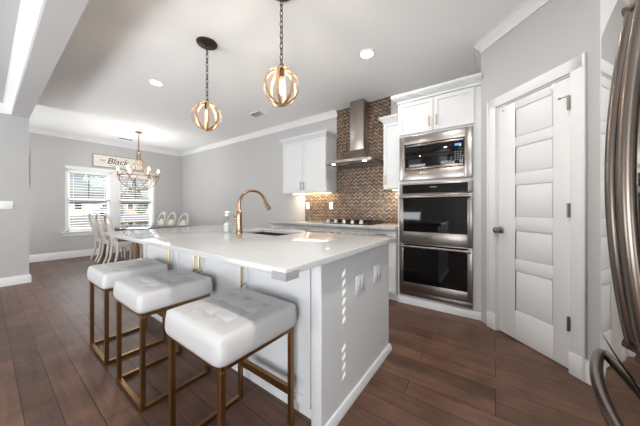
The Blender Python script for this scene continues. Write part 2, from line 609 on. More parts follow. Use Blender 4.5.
baseboard('baseboard_left', (XD, -1.0), (XD, YR), (1, 0), .16)
baseboard('baseboard_back', (XD, YR), (-3.17, YR), (0, -1), .16)
baseboard('baseboard_stub', (SB, -4.0), (SB, .405), (1, 0), .125, .02)
baseboard('baseboard_stub_end', (SB - .13, .405), (SB + .02, .405), (0, 1), .125, .02)
baseboard('baseboard_pantry', (DX + (U1 + .088) / math.sqrt(2), DY - (U1 + .088) / math.sqrt(2)), (EX, EY), (-1, -1), .14, .02)
baseboard('baseboard_fridge', (EX, EY), (RX, EY), (0, -1), .14)
baseboard('baseboard_right', (RX, -4.0), (RX, .3), (-1, 0), .14)

# chevron backsplash: low band between the wall cabinets, tall field behind the hood
t = MB()
t.box(-2.905, -.965, YR - .012, YR - .001, .914, 1.395)
t.box(-2.205, -1.262, YR - .012, YR - .001, 1.395, ZC)
struct(t.build('trim_8', 'tile'))

# ------------------------------------------------------------------ pantry door
droot = struct(empty('door_1', (DX, DY, 0), R(-45)))
c = MB()
cw = .088
for a, b in ((U0 - cw, U0), (U1, U1 + cw)):
    c.box(a, b, -.018, 0, 0, DH + cw, .004)
    c.box(a - .004, b + .004, -.024, 0, 0, .15, .003)
c.box(U0 - cw, U1 + cw, -.018, 0, DH, DH + cw, .004)
c.box(U1 + cw - .016, U1 + cw, -.026, 0, 0, DH + cw, .003)
c.box(U0 - cw, U0 - cw + .016, -.026, 0, .15, DH + cw, .003)
c.box(U0, U0 + .012, 0, .11, 0, DH); c.box(U1 - .012, U1, 0, .11, 0, DH); c.box(U0, U1, 0, .11, DH - .012, DH)
c.build('door_casing', 'trim', droot, local=True)
s_ = MB()
a, b = U0 + .014, U1 - .014
zt = DH - .016
s_.box(a, b, .016, .046, .012, zt)
pz = [(.262, .608), (.706, .952), (1.064, 1.342), (1.44, 1.672), (1.752, 2.0)]
sl, sr = uu(.133), uu(.343)
s_.box(a, sl, .006, .018, .012, zt, .002); s_.box(sr, b, .006, .018, .012, zt, .002)
zz = [.012] + [v for q in pz for v in q] + [zt]
for i in range(0, len(zz), 2):
    s_.box(sl, sr, .006, .018, zz[i], zz[i + 1], .002)
for z0, z1 in pz:
    s_.box(sl + .009, sr - .009, .0085, .02, z0 + .009, z1 - .009, .004)
s_.build('door_slab', 'trim', droot, local=True)
k = MB()
ku = uu(.036)
k.lathe([(0, 0), (.031, 0), (.031, .006), (.024, .011), (.012, .013), (.011, .034), (.018, .038), (.027, .046), (.029, .056), (.024, .066), (.010, .072), (0, .073)], (ku, .006, .942), 24, 'y')
k.build('door_knob', 'nickel', droot, local=True)
for zh in (1.88, 1.13, .34):
    h_ = MB()
    h_.box(U1 - .014, U1 + .006, -.021, .012, zh - .048, zh + .048, .002)
    h_.cyl((U1 - .006, -.024, zh - .05), (U1 - .006, -.024, zh + .05), .007)
    if zh > 1.8:
        h_.cyl((U1 - .006, -.026, zh + .045), (U1 - .05, -.04, zh + .045), .0035)
        h_.cyl((U1 - .05, -.044, zh + .045), (U1 - .05, -.03, zh + .045), .007)
    h_.build('door_hinge', 'nickel', droot, local=True)
# two over-the-door hooks
for i, (x, lab) in enumerate(((.062, 'small white over-door hook at the knob side of the pantry door top'),
                              (.345, 'small white over-door hook at the hinge side of the pantry door top'))):
    u = uu(x)
    hk = MB(DIAG)
    hk.box(u - .011, u + .011, .003, .0055, zt - .045, zt + .004)
    hk.box(u - .011, u + .011, .003, .03, zt + .001, zt + .004)
    hk.tube([(u, .002, zt - .03), (u, -.010, zt - .048), (u, -.020, zt - .042), (u, -.022, zt - .03)], .004, 8)
    tag(hk.build('door_hook', 'plastic', origin=(DX + u / math.sqrt(2), DY - u / math.sqrt(2), zt)), lab, 'hook', 'over-door hooks on the pantry door')

# ------------------------------------------------------------------ dining window, its blinds and outside
def window_unit(name, y0, y1):
    r = struct(empty(name, (XD, (y0 + y1) / 2, WZ0)))
    f = MB()
    xm = XD - .07
    f.box(xm - .06, XD + .004, y0 - .0, y0 + .035, WZ0, WZ1); f.box(xm - .06, XD + .004, y1 - .035, y1, WZ0, WZ1)
    f.box(xm - .06, XD + .004, y0, y1, WZ0, WZ0 + .03); f.box(xm - .06, XD + .004, y0, y1, WZ1 - .03, WZ1)
    f.build('window_frame', 'trim', r)
    a, b = y0 + .035, y1 - .035
    zm = 1.335
    for nm, z0, z1, dx in (('lower_sash', WZ0 + .03, zm + .025, 0), ('upper_sash', zm - .025, WZ1 - .03, -.028)):
        s = MB()
        x0, x1 = xm - .03 + dx, xm - .004 + dx
        s.box(x0, x1, a, a + .04, z0, z1); s.box(x0, x1, b - .04, b, z0, z1)
        s.box(x0, x1, a, b, z0, z0 + .05); s.box(x0, x1, a, b, z1 - .045, z1)
        so = s.build(nm, 'trim', r)
        MB().box(x0 + .011, x0 + .015, a + .04, b - .04, z0 + .05, z1 - .045).build('pane', 'pane', so)
        if nm == 'upper_sash':
            ym = (a + b) / 2
            MB().box(x0 - .004, x0 + .008, ym - .011, ym + .011, z0 + .05, z1 - .045).build('muntin', 'darkbronze', so)
    return r


window_unit('window_1', WY0, 1.885)
window_unit('window_2', 2.005, WY1)
m_ = MB()
m_.box(XD - .13, XD + .012, 1.885, 2.005, WZ0, WZ1)                      # mullion post
m_.box(XD, XD + .022, WY0 - .012, WY1 + .012, WZ1, WZ1 + .06, .003)      # head trim
m_.box(XD, XD + .03, WY0 - .022, WY1 + .022, WZ1 + .06, WZ1 + .075)
m_.box(XD, XD + .012, WY0 - .012, WY0, WZ0, WZ1); m_.box(XD, XD + .012, WY1, WY1 + .012, WZ0, WZ1)
m_.box(XD - .13, XD + .065, WY0 - .09, WY1 + .09, WZ0 - .03, WZ0, .005)   # stool
m_.box(XD, XD + .02, WY0 - .06, WY1 + .06, WZ0 - .105, WZ0 - .03, .003)   # apron
struct(m_.build('trim_9', 'trim'))


def blind(y0, y1, lab):
    r = tag(empty('window_blind', (XD - .02, (y0 + y1) / 2, WZ0 + .03)), lab, 'blind', 'white blinds on the dining windows')
    MB().box(XD - .058, XD - .004, y0, y1, WZ1 - .085, WZ1 - .031, .003).build('headrail', 'blind', r)
    s = MB()
    z = WZ1 - .12
    while z > WZ0 + .07:
        m = Matrix.Translation((XD - .032, (y0 + y1) / 2, z)) @ Matrix.Rotation(R(7), 4, 'Y')
        s.box(-.025, .025, -(y1 - y0) / 2, (y1 - y0) / 2, -.0016, .0016, mtx=m)
        z -= .062
    s.build('slats', 'blind', r)
    l = MB()
    for f in (.12, .88):
        y = y0 + (y1 - y0) * f
        for dx in (-.055, -.009):
            l.cyl((XD + dx, y, WZ0 + .06), (XD + dx, y, WZ1 - .08), .0012, seg=6)
    l.build('ladder_cord', 'blind', r)
    MB().box(XD - .056, XD - .008, y0, y1, WZ0 + .034, WZ0 + .058, .004).build('bottom_rail', 'blind', r)


blind(WY0 + .04, 1.845, 'white slatted blind in the left half of the dining window')
blind(2.045, WY1 - .04, 'white slatted blind in the right half of the dining window')

# outside: lawn, street, two houses, a car and shrubs
struct(MB().box(-140, -8.2, -40, 70, -.5, -.35).build('ground', 'lawn'))
struct(MB().box(-56, -46, -40, 70, -.35, -.34).build('street', 'road'))


def house(loc, L, D, H, rh, wallm, lab):
    """gabled house: ridge along y, front facing +x"""
    x, y = loc
    r = tag(empty('house', (x, y, -.35)), lab, 'house')
    MB().box(x - D, x, y - L / 2, y + L / 2, -.35, H).build('house_wall', wallm, r)
    MB().prism([(-D - .5, H), (.5, H), (.5, H + .12), (-D / 2, H + rh), (-D - .5, H + .12)],
               lambda a, b, k: Vector((x + a, y + (L / 2 + .4) * (1 if k else -1), b))).build('roof', 'roof', r)
    for yy in (-L * .32, L * .12):
        f = MB().box(x, x + .06, y + yy - .55, y + yy + .55, .7, 2.0).build('house_window', 'trim', r)
        MB().box(x + .05, x + .07, y + yy - .45, y + yy + .45, .8, 1.9).build('window_glass', 'carglass', f)
    MB().box(x, x + .05, y + L * .24, y + L * .44, -.35, 1.9).build('garage_door', 'trim', r)
    return r


house((-62, 9.2), 7.5, 7, 2.1, 1.3, 'siding', 'cream sided house across the street, seen through the left dining window')
house((-84, 17.6), 9.5, 8, 2.6, 2.4, 'siding', 'house with a broad grey roof, farther off behind the parked car')
house((-64, 20.6), 6.5, 7, 2.1, 1.3, 'brick', 'tan brick house across the street, seen through the right dining window')


def shrub(x, y, z0, r, hh, lab, m='leaf', cat='shrub', trunk=0):
    o = tag(empty(cat if cat != 'tree' else 'bare_tree', (x, y, z0)), lab, cat)
    f = MB()
    t = bmesh.new()
    for i in range(420):
        a, b = random.uniform(0, 2 * PI), math.acos(random.uniform(-1, 1))
        rad = random.uniform(.55, 1.0)
        c_ = Vector((x + r * rad * math.sin(b) * math.cos(a), y + r * rad * math.sin(b) * math.sin(a), z0 + trunk + hh / 2 + hh / 2 * rad * math.cos(b)))
        n1 = Vector((random.gauss(0, 1), random.gauss(0, 1), random.gauss(0, 1))).normalized()
        n2 = n1.orthogonal().normalized()
        s = r * .16
        t.faces.new([t.verts.new(c_ + n1 * s), t.verts.new(c_ + n2 * s * .6), t.verts.new(c_ - n1 * s), t.verts.new(c_ - n2 * s * .6)])
    f._merge(t)
    f.build('foliage', m, o)
    tr = MB().cyl((x, y, z0), (x, y, z0 + trunk + hh * .6), .05 + .04 * trunk, .02)
    tr.build('trunk', 'legwood', o)
    return o


shrub(-49.5, 13.0, -.35, .62, 2.1, 'upright green shrub outside, behind the left edge of the right dining window')
shrub(-60, 19.2, -.35, 1.0, 2.2, 'rounded green shrub outside, near the right edge of the right dining window')
shrub(-100, 29.0, -.35, 3.4, 6.0, 'bare grey tree rising behind the houses outside', 'treegrey', 'tree', 2.0)
# parked car
cx, cy = -53.0, 12.6
car = tag(empty('car', (cx, cy, -.34)), 'silver car parked on the street outside the dining window', 'car')
body = [(-2.1, .3), (2.1, .3), (2.15, .75), (1.9, .92), (1.15, 1.0), (.55, 1.45), (-.9, 1.48), (-1.6, 1.02), (-2.1, .95)]
MB().prism(body, lambda a, b, k: Vector((cx + (.8 if k else -.8), cy + a, b - .34))).build('car_body', 'carpaint', car)
MB().prism([(-1.4, 1.02), (1.0, 1.02), (.5, 1.38), (-.88, 1.40)], lambda a, b, k: Vector((cx + (.81 if k else -.81), cy + a, b - .34))).build('car_window', 'carglass', car)
for a in (-1.3, 1.3):
    for sx in (-.72, .72):
        MB().cyl((cx + sx - .1, cy + a, -.03), (cx + sx + .1, cy + a, -.03), .31, seg=20).build('wheel', 'tyre', car)

# side window south of the fridge (out of frame): closed blind whose row of cord holes lets slivers of sun through
r = struct(empty('window_3', (RX, -.75, .25)))
f = MB()
f.box(RX + .02, RX + .1, -1.22, -1.17, .25, 2.1); f.box(RX + .02, RX + .1, -.33, -.28, .25, 2.1)
f.box(RX + .02, RX + .1, -1.22, -.28, .25, .3); f.box(RX + .02, RX + .1, -1.22, -.28, 2.05, 2.1)
f.build('window_frame', 'trim', r)
MB().box(RX + .06, RX + .064, -1.17, -.33, .3, 2.05).build('pane', 'pane', r)
# sun ray from the island panel point back to the blind plane
BX = RX + .012
def back(p):
    tt = (BX - p[0]) / -SUN_DIR.x
    return Vector(p) - SUN_DIR * tt
hole_t, hole_b = back((-.70, 1.20, .80)), back((-.70, 1.20, .165))
bl = tag(empty('window_blind', (BX, -.75, .3)), 'closed white blind on the side window beyond the refrigerator', 'blind')
s = MB()
yc = hole_t.y
hw = .020
z0, z1 = hole_b.z, hole_t.z
s.box(BX - .001, BX + .001, -1.215, yc - hw, .26, 2.09)
s.box(BX - .001, BX + .001, yc + hw, -.285, .26, 2.09)
N = 12
pitch = (z1 - z0) / N
s.box(BX - .001, BX + .001, yc - hw, yc + hw, .26, z0)
s.box(BX - .001, BX + .001, yc - hw, yc + hw, z1, 2.09)
for i in range(N + 1):
    zc_ = z0 + i * pitch
    g = .012 if i != 5 else .038
    # slanted bars between the cord holes
    s.prism([(yc - hw, zc_ - g - .008), (yc + hw, zc_ - g + .012), (yc + hw, zc_ + g + .012), (yc - hw, zc_ + g - .008)],
            lambda a, b, k: Vector((BX + (.001 if k else -.001), a, b)))
s.build('slats', 'blind', bl)
MB().box(BX - .03, BX + .005, -1.215, -.285, 2.04, 2.095).build('headrail', 'blind', bl)

# ------------------------------------------------------------------ wall pieces
pf = tag(empty('framed_picture', (XD + .012, .33, 1.94)), 'dark framed picture on the dining wall, its edge showing past the left wall corner', 'picture')
q = MB()
for a, b, z0, z1 in ((.10, .128, 1.55, 2.33), (.51, .538, 1.55, 2.33), (.10, .538, 1.55, 1.578), (.10, .538, 2.302, 2.33)):
    q.box(XD + .001, XD + .028, a, b, z0, z1)
q.build('frame', 'pictureframe', pf)
MB().box(XD + .002, XD + .012, .128, .51, 1.578, 2.302).build('print', 'picture', pf)

sg = tag(empty('wall_sign', (XD + .01, 2.03, 2.29)), 'long whitewashed wooden name sign above the dining window', 'sign')
MB().box(XD + .002, XD + .02, 1.532, 2.528, 2.15, 2.43).build('board', 'signboard', sg)
q = MB()
for a, b, z0, z1 in ((1.517, 1.534, 2.135, 2.445), (2.526, 2.543, 2.135, 2.445), (1.517, 2.543, 2.135, 2.152), (1.517, 2.543, 2.428, 2.445)):
    q.box(XD + .001, XD + .03, a, b, z0, z1)
q.build('frame', 'signframe', sg)


def text(body_, size, y, z, x, par, material, shear=0.0, rot=(R(90), 0, R(90)), name='lettering', bold=0.0):
    cu = bpy.data.curves.new(name, 'FONT')
    cu.body = body_
    cu.size = size
    cu.shear = shear
    cu.extrude = .001
    cu.offset = bold
    cu.align_x = 'CENTER'; cu.align_y = 'CENTER'
    cu.materials.append(M_[material])
    tmp = bpy.data.objects.new(name, cu)
    COL.objects.link(tmp)
    me = bpy.data.meshes.new_from_object(tmp.evaluated_get(bpy.context.evaluated_depsgraph_get()))
    bpy.data.objects.remove(tmp)
    o = bpy.data.objects.new(name, me)
    COL.objects.link(o)
    o.parent = par
    o.location = Vector((x, y, z)) - par.location
    o.rotation_euler = rot
    return o


text('Black', .20, 1.99, 2.30, XD + .022, sg, 'signtext', .35, bold=.0005)
text('THE', .055, 1.70, 2.30, XD + .022, sg, 'signtext')
text('FAMILY', .055, 2.40, 2.30, XD + .022, sg, 'signtext')
fl = MB()
fl.tube([(XD + .022, 1.80 + .05 * i, 2.335 + .035 * math.sin(i * .9 + .4)) for i in range(4)], .004, 6)
fl.tube([(XD + .022, 1.83 + i * .046, 2.19 + .006 * math.sin(i * 2.2)) for i in range(11)], .0035, 6)
fl.build('flourish', 'signtext', sg)


def plate(name, loc, wd, ht, nrm, lab, cat, group=None, gang=1, kind='rocker', m='plastic'):
    """wall plate; nrm '+x' or '-y'"""
    r = tag(empty(name, loc), lab, cat, group)
    x, y, z = loc
    def bx(mb, a0, a1, z0, z1, d0, d1, bev=0):
        if nrm == '+x': mb.box(x + d0, x + d1, y + a0, y + a1, z + z0, z + z1, bev)
        else: mb.box(x + a0, x + a1, y - d1, y - d0, z + z0, z + z1, bev)
    p_ = MB(); bx(p_, -wd / 2, wd / 2, -ht / 2, ht / 2, .0005, .006, .002); p_.build('cover_plate', m, r)
    for g in range(gang):
        a = (g - (gang - 1) / 2) * .046
        if kind == 'toggle':
            q = MB(); bx(q, a - .005, a + .005, -.012, .012, .006, .010); bx(q, a - .004, a + .004, 0, .014, .009, .02); q.build('toggle', m, r)
        else:
            q = MB(); bx(q, a - .0165, a + .0165, -.033, .033, .006, .0085, .001); q.build('receptacle', m, r)
            for dz in (-.018, .018):
                for da in (-.006, .006):
                    q = MB(); bx(q, a + da - .0012, a + da + .0012, dz - .005, dz + .005, .0085, .0088); q.build('slot', 'ventgrey', r)
    return r


plate('light_switch', (SB, .17, 1.185), .165, .115, '+x', 'white three-toggle light switch plate on the grey wall at far left', 'switch', None, 3, 'toggle')
plate('wall_outlet', (-2.838, YR - .012, 1.175), .075, .118, '-y', 'white outlet on the chevron tile, nearer the left end', 'outlet', 'outlets on the backsplash')
plate('wall_outlet', (-2.32, YR - .012, 1.175), .075, .118, '-y', 'white outlet on the chevron tile, nearer the cooktop', 'outlet', 'outlets on the backsplash')

# ------------------------------------------------------------------ island
IX0, IX1, IY0, IY1 = -3.06, -.652, .677, 1.965
FX0, FX1, FY0, FY1 = -3.01, -.70, .985, 1.915      # cabinet body
isl = tag(empty('kitchen_island', ((FX0 + FX1) / 2, (FY0 + FY1) / 2, 0)), 'large white kitchen island cabinet under the quartz worktop', 'island')
b = MB()
b.box(FX0 + .02, FX1 - .002, FY0 + .055, FY1 - .06, 0, .10)                 # toe kick
b.box(FX0, FX1 - .018, FY0 + .02, FY1 - .02, .09, .60)
b.box(FX0, FX1 - .018, FY0 + .02, FY0 + .12, .60, .882); b.box(FX0, FX1 - .018, FY1 - .12, FY1 - .02, .60, .882)
b.box(FX0, FX0 + .1, FY0 + .02, FY1 - .02, .60, .882); b.box(FX1 - .12, FX1 - .018, FY0 + .02, FY1 - .02, .60, .882)
b.build('carcass', 'cab', isl)
e = MB()
e.box(FX1 - .018, FX1, FY0, FY1, 0, .882)                                   # big flat end panel
e.box(FX1 - .064, FX1 - .0005, FY0 - .006, FY0 + .02, .0, .882, .003)              # corner post
e.build('end_panel', 'cab', isl)
e = MB()
e.prism([(0, 0), (.022, 0), (.022, .022), (.010, .045), (0, .05)], lambda a_, b_, k_: Vector((FX1 + a_, (FY1 + .012) if k_ else FY0, b_)))
e.build('base_moulding', 'cab', isl)
MB().box(FX0 - .018, FX0, FY0, FY1, 0, .882).build('end_panel', 'cab', isl)


def pull(par, p, length, axis='z', out=(0, -1, 0), r=.0065, m='brasspull', stand=.03, name='bar_pull'):
    p, out = Vector(p), Vector(out)
    a = Vector((0, 0, 1)) if axis == 'z' else (Vector((1, 0, 0)) if axis == 'x' else Vector((0, 1, 0)))
    q = MB()
    q.cyl(p + out * stand - a * length / 2, p + out * stand + a * length / 2, r, seg=10)
    for s in (-1, 1):
        q.cyl(p + a * s * length * .36 + out * .0005, p + a * s * length * .36 + out * stand, r * .85, seg=8)
    return q.build(name, m, par)


# doors on the seating side; reveal lines where the photograph shows them
gaps = [-3.005, -2.285, -1.845, -1.335, -.755]
def island_door(x0, x1, pulls):
    d_ = MB().shaker(x0 + .004, x1 - .004, FY0, FY0 + .02, .105, .872, '-y', .065, .016).build('cabinet_door', 'cab', isl)
    for px in pulls: pull(d_, (px, FY0, .715), .15, out=(0, -1, 0), m='brasspull')
island_door(-3.005, -2.29, [-2.335])
island_door(-2.29, -1.87, [-1.905])
island_door(-1.87, -1.345, [-1.83])
island_door(-1.345, -.772, [-1.305])
# doors on the range side
for x0, x1 in ((-3.005, -2.35), (-2.35, -1.4), (-1.4, -.72)):
    d_ = MB().shaker(x0 + .004, x1 - .004, FY1 - .02, FY1, .105, .862, '+y', .065).build('cabinet_door', 'cab', isl)
    pull(d_, ((x0 + x1) / 2, FY1, .80), .15, 'x', (0, 1, 0))

# worktop with the sink cut out
SX0, SX1, SY0, SY1 = -2.07, -1.47, 1.43, 1.78
b = MB()
t = bmesh.new()
xs, ys = [IX0, SX0, SX1, IX1], [IY0, SY0, SY1, IY1]
vt = {(i, j, k_): t.verts.new((xs[i], ys[j], .914 if k_ else .884)) for i in range(4) for j in range(4) for k_ in (0, 1)}
for i in range(3):
    for j in range(3):
        if (i, j) == (1, 1): continue
        t.faces.new([vt[i, j, 1], vt[i + 1, j, 1], vt[i + 1, j + 1, 1], vt[i, j + 1, 1]])
        t.faces.new([vt[i, j, 0], vt[i, j + 1, 0], vt[i + 1, j + 1, 0], vt[i + 1, j, 0]])
for i in range(3):
    for j in (0, 3): t.faces.new([vt[i, j, 0], vt[i + 1, j, 0], vt[i + 1, j, 1], vt[i, j, 1]])
    for j in (0, 3): t.faces.new([vt[j, i, 0], vt[j, i + 1, 0], vt[j, i + 1, 1], vt[j, i, 1]])
for (i, j), (i2, j2) in (((1, 1), (2, 1)), ((2, 1), (2, 2)), ((2, 2), (1, 2)), ((1, 2), (1, 1))):
    t.faces.new([vt[i, j, 0], vt[i2, j2, 0], vt[i2, j2, 1], vt[i, j, 1]])
t.normal_update()
edges = [e_ for e_ in t.edges if len(e_.link_faces) == 2 and e_.link_faces[0].normal.dot(e_.link_faces[1].normal) < .5 and max(v.co.z for v in e_.verts) > .9]
bmesh.ops.recalc_face_normals(t, faces=t.faces)
bmesh.ops.bevel(t, geom=edges, offset=.005, segments=3, profile=.5, affect='EDGES')
b._merge(t)
tag(b.build('island_worktop', 'quartz', origin=((IX0 + IX1) / 2, (IY0 + IY1) / 2, .884)), 'polished white quartz worktop of the island, overhanging on the stool side', 'worktop')
# corner guards
def guard(cx, cy, sx, sy, lab):
    g = MB()
    e, th = .0012, .006
    def bb(x0, x1, y0, y1, z0, z1):
        g.box(min(cx + sx * x0, cx + sx * x1), max(cx + sx * x0, cx + sx * x1), min(cy + sy * y0, cy + sy * y1), max(cy + sy * y0, cy + sy * y1), z0, z1)
    bb(-.07, e + th, e, e + th, .868, .900)
    bb(e, e + th, -.07, e, .868, .900)
    bb(-.07, e, -.07, e, .868, .8830)
    tag(g.build('corner_guard', 'guard', origin=(cx, cy, .868)), lab, 'corner guard', 'clear guards on the island worktop corners')
guard(IX1, IY0, 1, -1, 'clear plastic guard on the worktop corner above the front stool')
guard(IX1, IY1, 1, 1, 'clear plastic guard on the worktop corner nearest the ovens')

# sink bowl
b = MB()
b.box(SX0 - .012, SX0, SY0 - .012, SY1 + .012, .67, .882); b.box(SX1, SX1 + .012, SY0 - .012, SY1 + .012, .67, .882)
b.box(SX0, SX1, SY0 - .012, SY0, .67, .882); b.box(SX0, SX1, SY1, SY1 + .012, .67, .882)
b.box(SX0 - .012, SX1 + .012, SY0 - .012, SY1 + .012, .655, .672)
sk = tag(empty('sink', ((SX0 + SX1) / 2, (SY0 + SY1) / 2, .655)), 'stainless undermount sink sunk into the island worktop', 'sink')
b.build('bowl', 'steel', sk)
MB().lathe([(0, 0), (.045, 0), (.045, .004), (.02, .005), (0, .003)], ((SX0 + SX1) / 2, (SY0 + SY1) / 2, .672), 20).build('drain', 'steel_dark', sk)

# faucet
fx, fy = -1.905, 1.372
fa = tag(empty('faucet', (fx, fy, .914)), 'champagne bronze gooseneck faucet standing beside the island sink', 'faucet')
b = MB()
b.lathe([(0, 0), (.033, 0), (.033, .006), (.028, .02), (.024, .06), (.022, .10), (.0235, .15), (.0245, .19), (.020, .2), (.015, .205), (0, .205)], (fx, fy, .914), 24)
b.build('faucet_body', 'copper', fa)
dirv = Vector((.07, .25, 0))
pts = [(fx, fy, 1.10), (fx, fy, 1.18)]
rr = dirv.length / 2
for i in range(0, 15):
    an = PI - (PI * 1.0) * i / 14 * .94
    ctr = Vector((fx, fy, 1.18)) + dirv / 2
    pts.append(ctr + dirv.normalized() * math.cos(an) * rr + Vector((0, 0, math.sin(an) * rr)))
b = MB(); b.tube(pts, .0125, 14)
b.build('spout', 'copper', fa)
end, pre = Vector(pts[-1]), Vector(pts[-2])
dd = (end - pre).normalized()
dd = (dd + dirv.normalized() * .28).normalized()
b = MB(); b.cyl(end - dd * .01, end + dd * .03, .0145, .017, 18); b.cyl(end + dd * .03, end + dd * .085, .017, .022, 18)
sp = b.build('spray_head', 'copper', fa)
MB().cyl(end + dd * .0852, end + dd * .088, .018, seg=18).build('nozzle', 'gasket', sp)
b = MB(); b.cyl((fx - .02, fy, 1.045), (fx - .062, fy - .012, 1.05), .016, .015, 16)
b.cyl((fx - .055, fy - .01, 1.05), (fx - .075, fy - .015, 1.10), .0055, .005, 10)
b.build('lever_handle', 'copper', fa)

# soap bottle
sx, sy = -2.085, 1.36
so = tag(empty('soap_bottle', (sx, sy, .914)), 'clear soap bottle with a white pump, left of the faucet', 'bottle')
MB().lathe([(0, .001), (.028, .001), (.031, .006), (.031, .125), (.027, .14), (.014, .148), (.014, .155), (0, .155)], (sx, sy, .914), 24).build('bottle_body', 'clear', so)
MB().lathe([(0, .004), (.0275, .004), (.0285, .01), (.0285, .085), (0, .085)], (sx, sy, .914), 24).build('soap', mat('pale_soap', (222, 222, 220), .3, noise=.02), so)
b = MB(); b.lathe([(0, .155), (.017, .155), (.017, .172), (.007, .174), (.006, .186), (.020, .188), (.020, .198), (0, .2)], (sx, sy, .914), 20)
b.box(sx - .004, sx + .045, sy - .007, sy + .007, 1.102, 1.112, .002)
b.build('pump', 'plastic', so)

# island outlets
plate('island_outlet', (FX1, 1.405, .668), .125, .118, '+x', 'white double outlet plate on the island end, nearer the stools', 'outlet', 'outlets on the island end panel', 2, m='cab')
plate('island_outlet', (FX1, 1.68, .676), .125, .118, '+x', 'white double outlet plate on the island end, nearer the ovens', 'outlet', 'outlets on the island end panel', 2, m='cab')

# ------------------------------------------------------------------ range-wall cabinets
RZ = 1.40
def base_unit(x0, x1, spec, lab):
    r = tag(empty('base_cabinet', ((x0 + x1) / 2, 3.2, 0)), lab, 'cabinet', 'white base cabinets along the range wall')
    c_ = MB(); c_.box(x0 + .001, x1 - .001, 2.93, YR - .001, .10, .872); c_.box(x0 + .001, x1 - .001, 2.98, YR - .001, 0, .10)
    c_.build('carcass', 'cab', r)
    if spec == 'drawers':
        for z0, z1 in ((.705, .862), (.41, .695), (.11, .40)):
            d_ = MB().shaker(x0 + .004, x1 - .004, 2.908, 2.93, z0, z1, '-y', .04).build('drawer', 'cab', r)
            pull(d_, ((x0 + x1) / 2, 2.908, (z0 + z1) / 2 + .03), .15, 'x', m='nickel')
    else:
        d_ = MB().shaker(x0 + .004, x1 - .004, 2.908, 2.93, .705, .862, '-y', .04).build('drawer', 'cab', r)
        if spec != 'false': pull(d_, ((x0 + x1) / 2, 2.908, .80), .13, 'x', m='nickel')
        xm = (x0 + x1) / 2
        for a_, b_, px in ((x0, xm, xm - .04), (xm, x1, xm + .04)):
            d_ = MB().shaker(a_ + .004, b_ - .003, 2.908, 2.93, .11, .695, '-y', .06).build('cabinet_door', 'cab', r)
            pull(d_, (px, 2.908, .60), .13, m='nickel')
base_unit(-3.145, -2.64, 'doors', 'white base cabinet at the left end of the range counter')
base_unit(-2.64, -2.105, 'drawers', 'white drawer cabinet just left of the cooktop')
base_unit(-2.105, -1.325, 'false', 'white base cabinet under the cooktop')
base_unit(-1.325, -.975, 'drawers', 'white base cabinet between the cooktop and the ovens')
tag(MB().box(-3.172, -.972, 2.872, YR - .013, .874, .914, .004).build('range_worktop', 'quartz', origin=(-2.07, 3.2, .874)), 'white quartz counter along the range wall holding the cooktop', 'worktop')


def wall_unit(x0, x1, ndoor, lab, z1=2.30, crown_sides=(1, 1), pull_side=1):
    r = tag(empty('wall_cabinet', ((x0 + x1) / 2, YR - .17, RZ)), lab, 'cabinet', 'white wall cabinets beside the hood')
    MB().box(x0, x1, 3.23, YR - .013, RZ, z1 + .02).build('carcass', 'cab', r)
    cr_ = MB()
    for (e0, h0, h1) in ((.006, 0, .02), (.018, .02, .035), (.034, .035, .05), (.048, .05, .075)):
        cr_.box(x0 - e0 * crown_sides[0], x1 + e0 * crown_sides[1], 3.21 - e0, YR - .013, z1 + h0, z1 + h1)
    cr_.build('crown_moulding', 'cab', r)
    step = (x1 - x0) / ndoor
    for i in range(ndoor):
        a_, b_ = x0 + i * step, x0 + (i + 1) * step
        d_ = MB().shaker(a_ + .004, b_ - .004, 3.21, 3.23, RZ + .004, z1 - .004, '-y', .062).build('cabinet_door', 'cab', r)
        px = b_ - .035 if (ndoor == 2 and i == 0) else a_ + .035
        pull(d_, (px, 3.21, RZ + .12), .13, m='brasspull' if ndoor == 1 else 'nickel')
    s_ = MB().box(x0 + .06, x1 - .06, 3.42, 3.46, RZ - .012, RZ - .0005).build('under_cabinet_light', 'warmstrip', r)
    return r
wall_unit(-3.163, -2.207, 2, 'white two-door wall cabinet left of the range hood')
wall_unit(-1.250, -.975, 1, 'narrow white wall cabinet between the hood and the oven tower', crown_sides=(1, 0))
area('under_cabinet_lamp', (-2.68, 3.44, RZ - .016), (0, 0, 0), .8, .03, 5, (1, .80, .55))
area('under_cabinet_lamp_small', (-1.11, 3.44, RZ - .016), (0, 0, 0), .2, .03, 2.4, (1, .80, .55))

# ------------------------------------------------------------------ oven tower
TX0, TX1 = -.970, -.112
OX0, OX1 = -.945, -.189
tc_ = tag(empty('oven_tower_cabinet', ((TX0 + TX1) / 2, 3.25, 0)), 'tall white cabinet housing the microwave and double oven', 'cabinet')
b = MB()
b.box(TX0, OX0 + .012, YT, YR - .001, .0, 2.43); b.box(OX1 - .012, TX1, YT, YR - .001, 0, 2.43)
b.box(OX0 + .012, OX1 - .012, YR - .02, YR - .001, 0, 2.43)
b.box(OX0 + .012, OX1 - .012, YT + .004, YR - .02, 0, .1)
b.box(OX0 + .012, OX1 - .012, YT + .002, YR - .02, 1.436, 1.466)
b.box(OX0 + .012, OX1 - .012, YT + .002, YR - .02, 1.994, 2.43)
b.build('carcass', 'cab', tc_)
b = MB(); b.prism([(0, 0), (.022, 0), (.022, .05), (.012, .065), (0, .075)], lambda a_, b_, k_: Vector((TX1 if k_ else TX0, YT - a_, b_)))
b.build('base_moulding', 'cab', tc_)
cr_ = MB()
for (e0, h0, h1) in ((.006, 0, .03), (.02, .03, .042), (.036, .042, .054), (.052, .054, .066), (.062, .066, .092)):
    cr_.box(TX0 - e0, TX1, YT - .02 - e0, YR - .001, 2.402 + h0, 2.402 + h1)
cr_.build('crown_moulding', 'cab', tc_)
